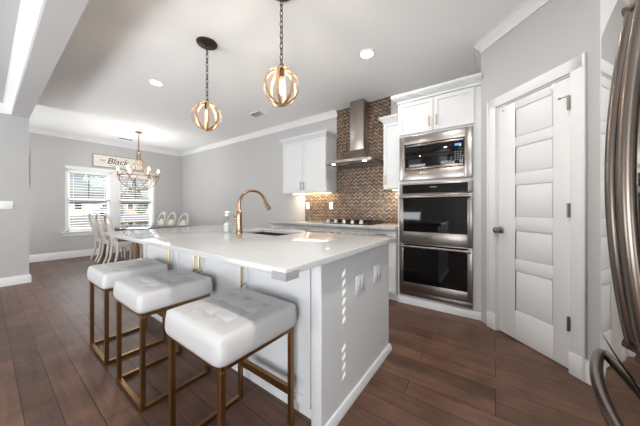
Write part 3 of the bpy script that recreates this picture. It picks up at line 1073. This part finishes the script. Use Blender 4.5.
for a_, b_, px in ((OX0 - .012, -.569, -.607), (-.569, OX1 + .012, -.531)):
    d_ = MB().shaker(a_ + .003, b_ - .003, YT - .02, YT, 2.02, 2.395, '-y', .062).build('cabinet_door', 'cab', tc_)
    pull(d_, (px, YT - .02, 2.125), .12, m='brasspull', r=.006)

# microwave with trim kit
mw = tag(empty('microwave', ((OX0 + OX1) / 2, YT, 1.468)), 'stainless built-in microwave above the double oven', 'microwave')
mx0, mx1, mz0, mz1 = -.885, -.262, 1.585, 1.895
b = MB()
yf = YT - .03
b.box(OX0, mx0, yf, YT - .001, 1.468, 1.992, .003); b.box(mx1, OX1, yf, YT - .001, 1.468, 1.992, .003)
b.box(mx0 - .002, mx1 + .002, yf, YT - .001, 1.468, mz0, .003); b.box(mx0 - .002, mx1 + .002, yf, YT - .001, mz1, 1.992, .003)
b.build('trim_frame', 'steel', mw)
MB().box(mx0 + .001, mx1 - .001, yf + .014, YT + .35, mz0 + .001, mz1 - .001).build('microwave_body', 'black', mw)
kx = -.385
b = MB()
b.box(mx0 + .012, mx1 - .010, yf + .002, yf + .013, mz0 + .010, mz0 + .034, .002); b.box(mx0 + .012, mx1 - .010, yf + .002, yf + .013, mz1 - .030, mz1 - .010, .002)
b.build('door_rail', 'steel_dark', mw)
MB().box(mx0 + .012, kx - .003, yf + .002, yf + .013, mz0 + .036, mz1 - .032, .002).build('door_window', 'blackglass', mw)
kp = MB().box(kx, mx1 - .010, yf + .002, yf + .013, mz0 + .036, mz1 - .032, .002).build('control_panel', 'blackglass', mw)
MB().box(kx + .03, mx1 - .03, yf + .0005, yf + .0018, mz1 - .085, mz1 - .062).build('display', 'display', kp)
b = MB()
for i in range(3):
    for j in range(5):
        b.box(kx + .028 + i * .025, kx + .042 + i * .025, yf + .0005, yf + .0018, mz0 + .07 + j * .021, mz0 + .079 + j * .021)
b.build('keys', 'keypad', kp)

# double oven
ov = tag(empty('double_oven', ((OX0 + OX1) / 2, YT, .106)), 'stainless double wall oven with black glass doors', 'oven')
b = MB()
b.box(OX0 + .014, OX1 - .014, YT + .001, YT + .42, .112, 1.43)
b.build('oven_body', 'black', ov)
b = MB(); b.box(OX0, OX1, yf + .006, YT - .001, 1.305, 1.434, .003)
cp = b.build('control_panel', 'steel', ov)
b = MB(); b.box(OX0 + .035, OX1 - .045, yf + .003, yf + .0055, 1.312, 1.415)
g_ = b.build('panel_glass', 'blackglass', cp)
MB().box(-.60, -.53, yf + .0015, yf + .0028, 1.375, 1.385).build('display', 'keypad', g_)


def oven_door(z0, z1, gz0, gz1, hz):
    b = MB()
    y0, y1 = yf, YT - .001
    b.box(OX0, OX0 + .045, y0, y1, z0, z1, .003); b.box(OX1 - .05, OX1, y0, y1, z0, z1, .003)
    b.box(OX0 + .04, OX1 - .045, y0, y1, z0, gz0, .003); b.box(OX0 + .04, OX1 - .045, y0, y1, gz1, z1, .003)
    d_ = b.build('oven_door', 'steel', ov)
    MB().box(OX0 + .045, OX1 - .05, y0 + .003, y1 - .002, gz0, gz1).build('door_glass', 'blackglass', d_)
    h_ = MB()
    h_.tube([(OX0 + .015, y0 - .052, hz), (OX1 - .015, y0 - .052, hz)], .0135, 16)
    for x in (OX0 + .06, OX1 - .06):
        h_.box(x - .012, x + .012, y0 - .05, y0 - .0005, hz - .009, hz + .009, .002)
    h_.build('handle', 'steel', d_)
oven_door(.735, 1.30, .865, 1.286, 1.268)
oven_door(.160, .728, .265, .714, .695)
b = MB(); b.box(OX0, OX1, yf + .004, YT - .001, .106, .155, .002); b.build('vent_trim', 'steel', ov)

# ------------------------------------------------------------------ range hood
hx0, hx1, hyf, hz = -2.116, -1.354, 3.057, 1.80
ccx0, ccx1, cyf = -1.85, -1.62, 3.36
hd = tag(empty('range_hood', (-1.735, YR - .013, hz)), 'stainless chimney range hood on the chevron tile', 'range hood')
YB = YR - .0135
MB().box(ccx0, ccx1, cyf, YB, 2.02, ZC - .001, .003).build('chimney', 'hoodsteel', hd)
# canopy: concave sides from the lip to the chimney, bowed front edge
def canopy(u, v):
    # u around: left back -> left front -> right front -> right back ; v up
    e = 1 - (1 - v) ** .62 if v < 1 else 1
    f_ = v ** 1.0
    k_ = 1 - (1 - f_) ** 1.25
    L0, R0, F0 = hx0 + (ccx0 - hx0) * k_, hx1 + (ccx1 - hx1) * k_, hyf + (cyf - hyf) * k_
    z = hz + .035 + (2.04 - hz - .035) * f_ ** 1.2
    bow = .045 * (1 - k_)
    if u < .25: return Vector((L0, YB + (F0 - YB) * (u / .25), z))
    if u > .75: return Vector((R0, F0 + (YB - F0) * ((u - .75) / .25), z))
    s = (u - .25) / .5
    return Vector((L0 + (R0 - L0) * s, F0 - bow * math.sin(PI * s), z))
b = MB()
b.grid(canopy, 32, 14)
lip = [(hx0, YB), (hx0, hyf)] + [(hx0 + (hx1 - hx0) * s / 12, hyf - .045 * math.sin(PI * s / 12)) for s in range(1, 12)] + [(hx1, hyf), (hx1, YB)]
b.prism(lip, lambda a_, b_, k_: Vector((a_, b_, hz + (.036 if k_ else 0))))
b.build('canopy', 'hoodsteel', hd, smooth=40)
for x0, x1 in ((hx0 + .05, -1.745), (-1.725, hx1 - .05)):
    MB().box(x0, x1, hyf + .09, YB - .05, hz - .006, hz - .0005, .002).build('filter', 'nickel', hd)
for x in (-1.99, -1.48):
    MB().cyl((x, hyf + .045, hz - .004), (x, hyf + .045, hz - .0005), .028, seg=20).build('hood_lamp', 'hoodlamp', hd)
    d_ = bpy.data.lights.new('hood_lamp_light', 'SPOT'); d_.energy = 5; d_.color = (1, .93, .82); d_.spot_size = R(110); d_.spot_blend = .6; d_.shadow_soft_size = .03
    o_ = bpy.data.objects.new('hood_lamp_light', d_); o_.location = (x, hyf + .045, hz - .012); COL.objects.link(o_)
b = MB()
for i in range(4): b.cyl((-1.79 + i * .035, hyf - .040, hz + .018), (-1.79 + i * .035, hyf - .047, hz + .018), .006, seg=10)
b.build('button', 'steel_dark', hd)

# ------------------------------------------------------------------ cooktop
ck = tag(empty('cooktop', (-1.71, 3.2, .914)), 'black gas cooktop with steel knobs on the range counter', 'cooktop')
kx0, kx1 = -2.09, -1.33
MB().box(kx0, kx1, 2.955, 3.45, .9145, .925, .003).build('glass_base', 'black', ck)
for x in (-2.015, -1.88, -1.745, -1.61, -1.475):
    MB().lathe([(0, .011), (.030, .011), (.030, .02), (.026, .024), (.024, .054), (.019, .059), (0, .06)], (x, 2.995, .914), 20).build('knob', 'knobmetal', ck)
for x0, x1 in ((kx0 + .02, -1.85), (-1.84, -1.58), (-1.57, kx1 - .02)):
    b = MB()
    for y in (3.06, 3.43):
        b.box(x0, x1, y - .006, y + .006, .944, .957)
    for x in (x0 + .006, (x0 + x1) / 2, x1 - .006):
        b.box(x - .006, x + .006, 3.06, 3.43, .944, .957)
    b.box(x0, x1, 3.239, 3.251, .944, .957)
    for x in (x0 + .006, x1 - .006):
        for y in (3.066, 3.424): b.box(x - .006, x + .006, y - .006, y + .006, .925, .945)
    b.build('grate', 'black', ck)
for x, y in ((-1.96, 3.15), (-1.96, 3.34), (-1.71, 3.245), (-1.46, 3.15), (-1.46, 3.34)):
    MB().lathe([(0, .0), (.045, .0), (.045, .008), (.032, .010), (.032, .017), (0, .018)], (x, y, .9255), 20).build('burner', 'steel_dark', ck)

# ------------------------------------------------------------------ refrigerator
fr = tag(empty('refrigerator', (.69, .885, 0)), 'stainless french-door refrigerator at the right edge with bowed handles', 'refrigerator')
FC = .885
def fxx(y): return .287 + .13 * (y - FC) ** 2
MB().box(.365, 1.06, .435, 1.335, .02, 1.745).build('refrigerator_body', 'gasket', fr)
def front(y0, y1, z0, z1):
    b = MB()
    n_ = 16
    ys = [y0 + (y1 - y0) * i / n_ for i in range(n_ + 1)]
    r_ = .014
    out = []
    for y in ys:
        e = min(y - y0, y1 - y)
        dx = r_ - math.sqrt(max(0, r_ * r_ - (r_ - e) ** 2)) if e < r_ else 0
        out.append((fxx(y) + dx, y))
    out = [(.362, y0)] + out + [(.362, y1)]
    b.prism(out, lambda a_, b_, k_: Vector((a_, b_, z1 if k_ else z0)))
    return b
for y0, y1, hy in ((.889, 1.338, .948), (.432, .881, .872)):
    d_ = front(y0, y1, .708, 1.765).build('refrigerator_door', 'mirror_steel', fr, smooth=25)
    pts = []
    for i in range(25):
        s = i / 24
        z = .80 + (1.655 - .80) * s
        bow = math.sin(PI * s) ** .8
        pts.append((fxx(hy) - .004 - .038 * bow, hy, z))
    b = MB(); b.tube(pts, .0155, 16)
    b.cyl((fxx(hy) + .0, hy, .805), (fxx(hy) - .02, hy, .815), .017); b.cyl((fxx(hy), hy, 1.65), (fxx(hy) - .02, hy, 1.64), .017)
    b.build('handle', 'steel_dark', d_)
d_ = front(.432, 1.338, .09, .700).build('freezer_drawer', 'mirror_steel', fr, smooth=25)
pts = []
for i in range(33):
    s = i / 32
    y = .48 + (1.29 - .48) * s
    bow = math.sin(PI * s) ** .75
    pts.append((fxx(y) - .004 - .050 * bow, y, .632))
b = MB(); b.tube(pts, .0155, 16)
b.build('handle', 'steel_dark', d_)
b = MB(); b.box(.375, .45, 1.24, 1.33, 1.745, 1.775, .005); b.box(.375, .45, .44, .53, 1.745, 1.775, .005)
b.build('hinge_cover', 'black', fr)
b = MB(); b.box(.36, .40, .45, 1.32, .0, .085); b.build('kick_plate', 'black', fr)

# ------------------------------------------------------------------ bar stools
def stool():
    r = empty('bar_stool', (0, 0, 0))
    wx, wy, t_ = .434, .408, .024
    H = .555
    a, b_ = wx / 2 - t_ / 2, wy / 2 - t_ / 2
    for sx in (-1, 1):
        for sy in (-1, 1):
            MB().box(sx * a - t_ / 2, sx * a + t_ / 2, sy * b_ - t_ / 2, sy * b_ + t_ / 2, 0, H - t_, .0015, 1).build('leg', 'bronze', r)
    f = MB()
    for sy in (-1, 1): f.box(-wx / 2, wx / 2, sy * b_ - t_ / 2, sy * b_ + t_ / 2, H - t_ + .0002, H, .0015, 1)
    for sx in (-1, 1): f.box(sx * a - t_ / 2, sx * a + t_ / 2, -b_ + t_ / 2, b_ - t_ / 2, H - t_ + .0002, H, .0015, 1)
    f.build('seat_frame', 'bronze', r)
    for sx in (-1, 1):
        MB().box(sx * a - t_ / 2, sx * a + t_ / 2, -b_ + t_ / 2, b_ - t_ / 2, 0, t_, .0015, 1).build('floor_rail', 'bronze', r)
    MB().box(-a + t_ / 2, a - t_ / 2, -b_ - t_ / 2, -b_ + t_ / 2, 0, t_, .0015, 1).build('floor_rail', 'bronze', r)
    MB().box(-a + t_ / 2, a - t_ / 2, b_ - t_ / 2, b_ + t_ / 2, .205, .245, .0015, 1).build('footrest', 'bronze', r)
    # tufted cushion
    hx, hy, z0, z1 = .237, .222, H + .001, .667
    dim = [(i * .125, j * .115) for i in (-1, 0, 1) for j in (-1, 0, 1)]
    def top(u, v):
        x, y = (u * 2 - 1), (v * 2 - 1)
        # clustered parameter so the rounded rim gets samples
        x = math.sin(x * PI / 2) * .35 + x * .65; y = math.sin(y * PI / 2) * .35 + y * .65
        X, Y = x * hx, y * hy
        # round the plan corners a little
        k_ = max(0, abs(x) ** 10 * abs(y) ** 10)
        X *= 1 - .055 * k_; Y *= 1 - .055 * k_
        ed = min(hx - abs(x * hx), hy - abs(y * hy))
        rr_ = .034
        drop = 0 if ed > rr_ else rr_ - math.sqrt(max(0, rr_ ** 2 - (rr_ - ed) ** 2))
        z = z1 - drop + .008 * (1 - x * x) * (1 - y * y)
        for dx, dy in dim:
            q = ((X - dx) ** 2 + (Y - dy) ** 2)
            z -= .010 * math.exp(-q / .00055)
        for g in (-.125, 0, .125):
            z -= .0035 * math.exp(-((X - g) / .007) ** 2) * max(0, 1 - (abs(Y) / .15) ** 4)
        for g in (-.115, 0, .115):
            z -= .0035 * math.exp(-((Y - g) / .007) ** 2) * max(0, 1 - (abs(X) / .16) ** 4)
        return Vector((X, Y, z))
    N_ = 64
    c = MB()
    t = bmesh.new()
    V = [[t.verts.new(top(i / N_, j / N_)) for j in range(N_ + 1)] for i in range(N_ + 1)]
    for i in range(N_):
        for j in range(N_):
            t.faces.new((V[i][j], V[i + 1][j], V[i + 1][j + 1], V[i][j + 1]))
    rim = [V[i][0] for i in range(N_ + 1)] + [V[N_][j] for j in range(1, N_ + 1)] + [V[i][N_] for i in range(N_ - 1, -1, -1)] + [V[0][j] for j in range(N_ - 1, 0, -1)]
    last = rim
    for z, sc_ in ((z1 - .045, 1.008), (z0 + .035, 1.012), (z0 + .016, 1.006), (z0 + .004, .985), (z0, .955)):
        ring = [t.verts.new((v.co.x * sc_, v.co.y * sc_, z)) for v in rim]
        for k_ in range(len(ring)):
            t.faces.new((last[k_], last[(k_ + 1) % len(ring)], ring[(k_ + 1) % len(ring)], ring[k_]))
        last = ring
    t.faces.new(last)
    c._merge(t)
    cu = c.build('seat_cushion', 'leather', r, smooth=60)
    for dx, dy in dim:
        q = MB(); zb = top(.5, .5).z
        q.lathe([(0, .0035), (.006, .0028), (.010, .0), (.008, -.004), (0, -.004)][::-1], (dx, dy, .667 - .009 + .006 * (1 - (dx / hx) ** 2) * (1 - (dy / hy) ** 2)), 14)
        q.build('button', 'leather', cu)
    return r


st = stool()
for i, (x, lab) in enumerate(((-1.045, 'white tufted bar stool at the near end of the island, closest of the three'),
                              (-1.822, 'white tufted bar stool in the middle of the three along the island'),
                              (-2.514, 'white tufted bar stool at the far end, nearest the dining table'))):
    o = st if i == 0 else copy_tree(st)
    o.location = (x, .717, 0)
    tag(o, lab, 'bar stool', 'white tufted bar stools along the island')

# ------------------------------------------------------------------ pendants
def pendant():
    r = empty('pendant_light', (0, 0, 0))          # origin at the ceiling
    dz = 2.066 - ZC
    MB().lathe([(0, -.026), (.012, -.026), (.02, -.022), (.085, -.018), (.096, -.010), (.099, -.0005), (0, -.0005)], (0, 0, 0), 28).build('ceiling_canopy', 'darkbronze', r)
    # chain of oval links
    c = MB()
    z = -.03
    i = 0
    zb = dz + .165
    n_ = int((z - zb) / .040)
    st_ = (z - zb) / n_
    for i in range(n_):
        zc_ = z - st_ * (i + .5)
        pl = []
        for k_ in range(12):
            an = 2 * PI * k_ / 12
            q = .011 * math.cos(an)
            pl.append((q if i % 2 else 0, 0 if i % 2 else q, zc_ + .026 * math.sin(an)))
        c.tube(pl, .0032, 6, closed=True)
    c.cyl((.006, .006, -.02), (.006, .006, zb), .0016, seg=6)
    c.build('chain', 'darkbronze', r)
    h_ = MB()
    h_.tube([(.02 * math.cos(2 * PI * k_ / 16), 0, dz + .155 + .02 * math.sin(2 * PI * k_ / 16)) for k_ in range(16)], .0035, 8, closed=True)
    h_.lathe([(0, .115), (.014, .115), (.014, .135), (.006, .14), (0, .14)], (0, 0, dz), 16)
    h_.build('hanger_loop', 'darkbronze', r)
    for k_ in range(4):
        an = k_ * PI / 4 + .35
        ca, sa = math.cos(an), math.sin(an)
        rad = .132 + .0035 * k_
        pl = [(rad * math.cos(2 * PI * q / 48) * ca, rad * math.cos(2 * PI * q / 48) * sa, dz + rad * math.sin(2 * PI * q / 48)) for q in range(48)]
        MB().tube(pl, .01, closed=True, flat=(.004, .022), up=lambda p_, dz=dz: (p_.x, p_.y, p_.z - dz)).build('ring_band', 'woodband', r)
    MB().lathe([(0, .068), (.019, .068), (.021, .075), (.021, .114), (.012, .12), (0, .12)], (0, 0, dz), 18).build('socket', 'darkbronze', r)
    bl_ = MB().lathe([(0, -.062), (.008, -.061), (.015, -.054), (.0185, -.042), (.0195, -.02), (.0185, .03), (.015, .06), (.013, .07), (0, .07)], (0, 0, dz), 20).build('bulb', 'bulbglass', r)
    f = MB()
    for k_ in range(6):
        an = k_ * PI / 3
        f.tube([(.006 * math.cos(an), .006 * math.sin(an), dz + .055), (.010 * math.cos(an + .3), .010 * math.sin(an + .3), dz + .0), (.006 * math.cos(an + .6), .006 * math.sin(an + .6), dz - .05)], .0016, 6)
    f.build('filament', 'filament', bl_)
    return r


pd = pendant()
PL = ((-2.35, 1.312, 'globe pendant of crossed wooden bands hanging over the far half of the island'),
      (-1.318, 1.322, 'globe pendant of crossed wooden bands hanging over the near half of the island'))
for i, (x, y, lab) in enumerate(PL):
    o = pd if i == 0 else copy_tree(pd)
    o.location = (x, y, ZC)
    o.rotation_euler = (0, 0, .25 * i)
    tag(o, lab, 'pendant light', 'globe pendants over the island')
    d_ = bpy.data.lights.new('pendant_bulb_light', 'POINT'); d_.energy = 6.5; d_.color = (1, .96, .91); d_.shadow_soft_size = .025
    l_ = bpy.data.objects.new('pendant_bulb_light', d_); l_.location = (x, y, 2.066); COL.objects.link(l_)

# ------------------------------------------------------------------ chandelier
chx, chy = -6.334, 1.985
ch = tag(empty('chandelier', (chx, chy, ZC)), 'brass basket chandelier with candle bulbs hanging above the dining table', 'chandelier')
MB().lathe([(0, -.04), (.02, -.038), (.06, -.02), (.07, -.001), (0, -.001)], (chx, chy, ZC), 24).build('ceiling_canopy', 'bronze', ch)
MB().cyl((chx, chy, 2.38), (chx, chy, 2.765), .010, seg=10).build('stem', 'bronze', ch)
MB().lathe([(0, -.05), (.02, -.045), (.045, -.01), (.03, .02), (.012, .05), (0, .055)], (chx, chy, 2.36), 20).build('hub', 'bronze', ch)
RZ_, RR = 1.825, .355
pl = [(chx + RR * math.cos(2 * PI * q / 40), chy + RR * math.sin(2 * PI * q / 40), RZ_) for q in range(40)]
MB().tube(pl, .012, closed=True, flat=(.012, .03), up=(0, 0, 1)).build('ring', 'bronze', ch)
for k_ in range(6):
    an = k_ * PI / 3 + .2
    ca, sa = math.cos(an), math.sin(an)
    pts = []
    for q in range(12):
        s = q / 11
        rad = .03 + (RR - .03) * (s ** 2.5)
        pts.append((chx + rad * ca, chy + rad * sa, 2.34 + (RZ_ - 2.34) * s))
    MB().tube(pts, .0055, 8).build('strand', 'bronze', ch)
    pts = []
    for q in range(14):
        b_ = (PI / 2) * q / 13
        pts.append((chx + RR * math.cos(b_) * math.cos(an + .5 * b_), chy + RR * math.cos(b_) * math.sin(an + .5 * b_), RZ_ - .30 * math.sin(b_)))
    MB().tube(pts, .0065, 8).build('basket_rib', 'bronze', ch)
    pts = [(chx + RR * math.cos(PI / 2 * q / 13) * math.cos(an + .52 - .5 * PI / 2 * q / 13), chy + RR * math.cos(PI / 2 * q / 13) * math.sin(an + .52 - .5 * PI / 2 * q / 13), RZ_ - .30 * math.sin(PI / 2 * q / 13)) for q in range(14)]
    MB().tube(pts, .0065, 8).build('basket_rib', 'bronze', ch)
    x, y = chx + RR * ca, chy + RR * sa
    b = MB(); b.lathe([(0, .012), (.024, .016), (.028, .024), (.011, .026), (.011, .10), (0, .10)], (x, y, RZ_), 14)
    cs = b.build('candle_sleeve', 'bronze', ch)
    MB().lathe([(0, .10), (.010, .102), (.017, .122), (.016, .145), (.008, .17), (0, .185)], (x, y, RZ_), 14).build('candle_bulb', 'candle', cs)
MB().lathe([(0, -.02), (.02, -.01), (.026, .01), (.012, .03), (0, .032)], (chx, chy, RZ_ - .31), 16).build('finial', 'bronze', ch)
d_ = bpy.data.lights.new('chandelier_light', 'POINT'); d_.energy = 25; d_.color = (1, .97, .93); d_.shadow_soft_size = .3
l_ = bpy.data.objects.new('chandelier_light', d_); l_.location = (chx, chy, 2.05); COL.objects.link(l_)

# ------------------------------------------------------------------ downlights and ceiling vents
def downlight(x, y, z, lab, power):
    r = tag(empty('downlight', (x, y, z)), lab, 'downlight', 'recessed downlights in the ceiling')
    MB().lathe([(.062, -.0005), (.092, -.0005), (.090, -.007), (.066, -.004), (.062, -.0005)], (x, y, z), 32).build('trim_ring', 'plastic', r)
    MB().cyl((x, y, z - .003), (x, y, z - .0006), .062, seg=32).build('lens', 'canlit', r)
    d_ = bpy.data.lights.new('downlight_lamp', 'AREA'); d_.shape = 'DISK'; d_.size = .12; d_.energy = power; d_.color = (1, .97, .92)
    o_ = bpy.data.objects.new('downlight_lamp', d_); o_.location = (x, y, z - .012); COL.objects.link(o_)
downlight(-1.121, 2.413, ZC, 'lit recessed downlight in the ceiling in front of the oven tower', 7)
downlight(-3.652, 1.336, ZC, 'lit recessed downlight in the ceiling between far pendant and chandelier', 8)
downlight(-.15, .80, ZC, 'unseen added downlight beside the refrigerator, there to brighten the island end', 28)  # out-of-view lamp added to light the island end from above


def vent(x, y, lab, sx, sy):
    r = tag(empty('ceiling_vent', (x, y, ZC)), lab, 'vent', 'ceiling air vents')
    b = MB()
    b.box(x - sx, x + sx, y - sy, y - sy + .02, ZC - .008, ZC - .0005); b.box(x - sx, x + sx, y + sy - .02, y + sy, ZC - .008, ZC - .0005)
    b.box(x - sx, x - sx + .02, y - sy, y + sy, ZC - .008, ZC - .0005); b.box(x + sx - .02, x + sx, y - sy, y + sy, ZC - .008, ZC - .0005)
    b.build('vent_frame', 'plastic', r)
    MB().box(x - sx + .02, x + sx - .02, y - sy + .02, y + sy - .02, ZC - .0025, ZC - .0005).build('vent_shadow_box', 'ventgrey', r)
    l = MB()
    n_ = 7
    for i in range(n_):
        yy = y - sy + .03 + (2 * sy - .06) * i / (n_ - 1)
        m = Matrix.Translation((x, yy, ZC - .006)) @ Matrix.Rotation(R(35), 4, 'X')
        l.box(-sx + .02, sx - .02, -.005, .005, -.0008, .0008, mtx=m)
    l.build('louvres', 'plastic', r)
vent(-3.42, 2.83, 'white ceiling vent above the left end of the range wall', .15, .09)
vent(-7.24, 2.01, 'white ceiling vent beyond the chandelier near the dining wall', .09, .16)

# ------------------------------------------------------------------ dining set
TZ = .763
dt = tag(empty('dining_table', (-6.33, 1.985, 0)), 'dark glossy dining table below the chandelier', 'table')
MB().box(-7.42, -5.16, 1.46, 2.51, TZ - .035, TZ, .004).build('tabletop', 'tablewood', dt)
b = MB(); b.box(-7.30, -5.28, 1.56, 1.585, TZ - .13, TZ - .0355); b.box(-7.30, -5.28, 2.385, 2.41, TZ - .13, TZ - .0355)
b.box(-7.30, -7.275, 1.585, 2.385, TZ - .13, TZ - .0355); b.box(-5.305, -5.28, 1.585, 2.385, TZ - .13, TZ - .0355)
b.build('apron', 'legwood', dt)
for x in (-7.355, -5.34):
    for y in (1.62, 2.35):
        MB().lathe([(0, 0), (.035, 0), (.04, .03), (.032, .06), (.042, .2), (.055, .40), (.05, .5), (.035, .53), (.058, .56), (.06, TZ - .036), (0, TZ - .036)], (x, y, 0), 16).build('leg', 'legwood', dt)


def chair():
    """sitter faces +y; origin on the floor under the seat"""
    r = empty('dining_chair', (0, 0, 0))
    b = MB(); b.box(-.225, .225, -.205, .225, .452, .497, .014, 3); b.build('seat', 'chairpad', r)
    b = MB(); b.box(-.21, .21, -.19, .21, .395, .451, .004); b.build('apron', 'chairwood', r)
    for s in (-1, 1):
        MB().tube([(s * .185, .18, .43), (s * .198, .192, .34), (s * .186, .186, .2), (s * .176, .18, .08), (s * .182, .19, .0)], [.028, .030, .021, .016, .018], 10).build('leg', 'chairwood', r)
        MB().tube([(s * .178, -.175, .44), (s * .178, -.185, .3), (s * .18, -.215, .14), (s * .185, -.27, .0)], [.024, .023, .019, .018], 10).build('leg', 'chairwood', r)
    def lean(z): return -.185 - .13 * max(0, (z - .45)) / .55
    pts = []
    for i in range(33):
        an = PI + (-PI) * i / 32
        # stilted arch
        pts.append((.205 * math.cos(an), .78 + .225 * math.sin(an)))
    outl = [(-.165, .44), (-.18, .55), (-.20, .68)] + pts + [(.20, .68), (.18, .55), (.165, .44)]
    MB().tube([(x, lean(z), z) for x, z in outl], .02, flat=(.03, .034), up=(0, 1, 0)).build('back_frame', 'chairwood', r)
    inn = [(-.125, .52), (-.135, .62), (-.135, .70)] + [(.135 * math.cos(PI - PI * i / 16), .715 + .135 * math.sin(PI - PI * i / 16)) for i in range(17)] + [(.135, .70), (.135, .62), (.125, .52)]
    b = MB()
    b.prism(inn, lambda a_, z_, k_: Vector((a_, lean(z_) + (.012 if k_ else -.012), z_)))
    b.build('back_panel', 'chairpad', r)
    b = MB(); b.tube([(-.17, lean(.50), .50), (.17, lean(.50), .50)], .014, 8); b.build('back_rail', 'chairwood', r)
    return r


c0 = chair()
spots = [(-7.06, 1.65, 0, 'grey-washed round-backed dining chair nearest the window wall, on the near side of the table'),
         (-6.50, 1.65, 0, 'grey-washed round-backed dining chair in the middle of the near side of the table'),
         (-5.95, 1.66, 0, 'grey-washed round-backed dining chair nearest the island, on the near side of the table'),
         (-7.06, 2.44, PI, 'round-backed dining chair at the table far side, left of three by the corner'),
         (-6.50, 2.44, PI, 'round-backed dining chair at the table far side, middle of three by the corner'),
         (-5.88, 2.44, PI, 'round-backed dining chair at the table far side, right of three by the corner')]
for i, (x, y, rz, lab) in enumerate(spots):
    o = c0 if i == 0 else copy_tree(c0)
    o.location = (x, y, 0)
    o.rotation_euler = (0, 0, rz)
    tag(o, lab, 'chair', 'dining chairs around the table')
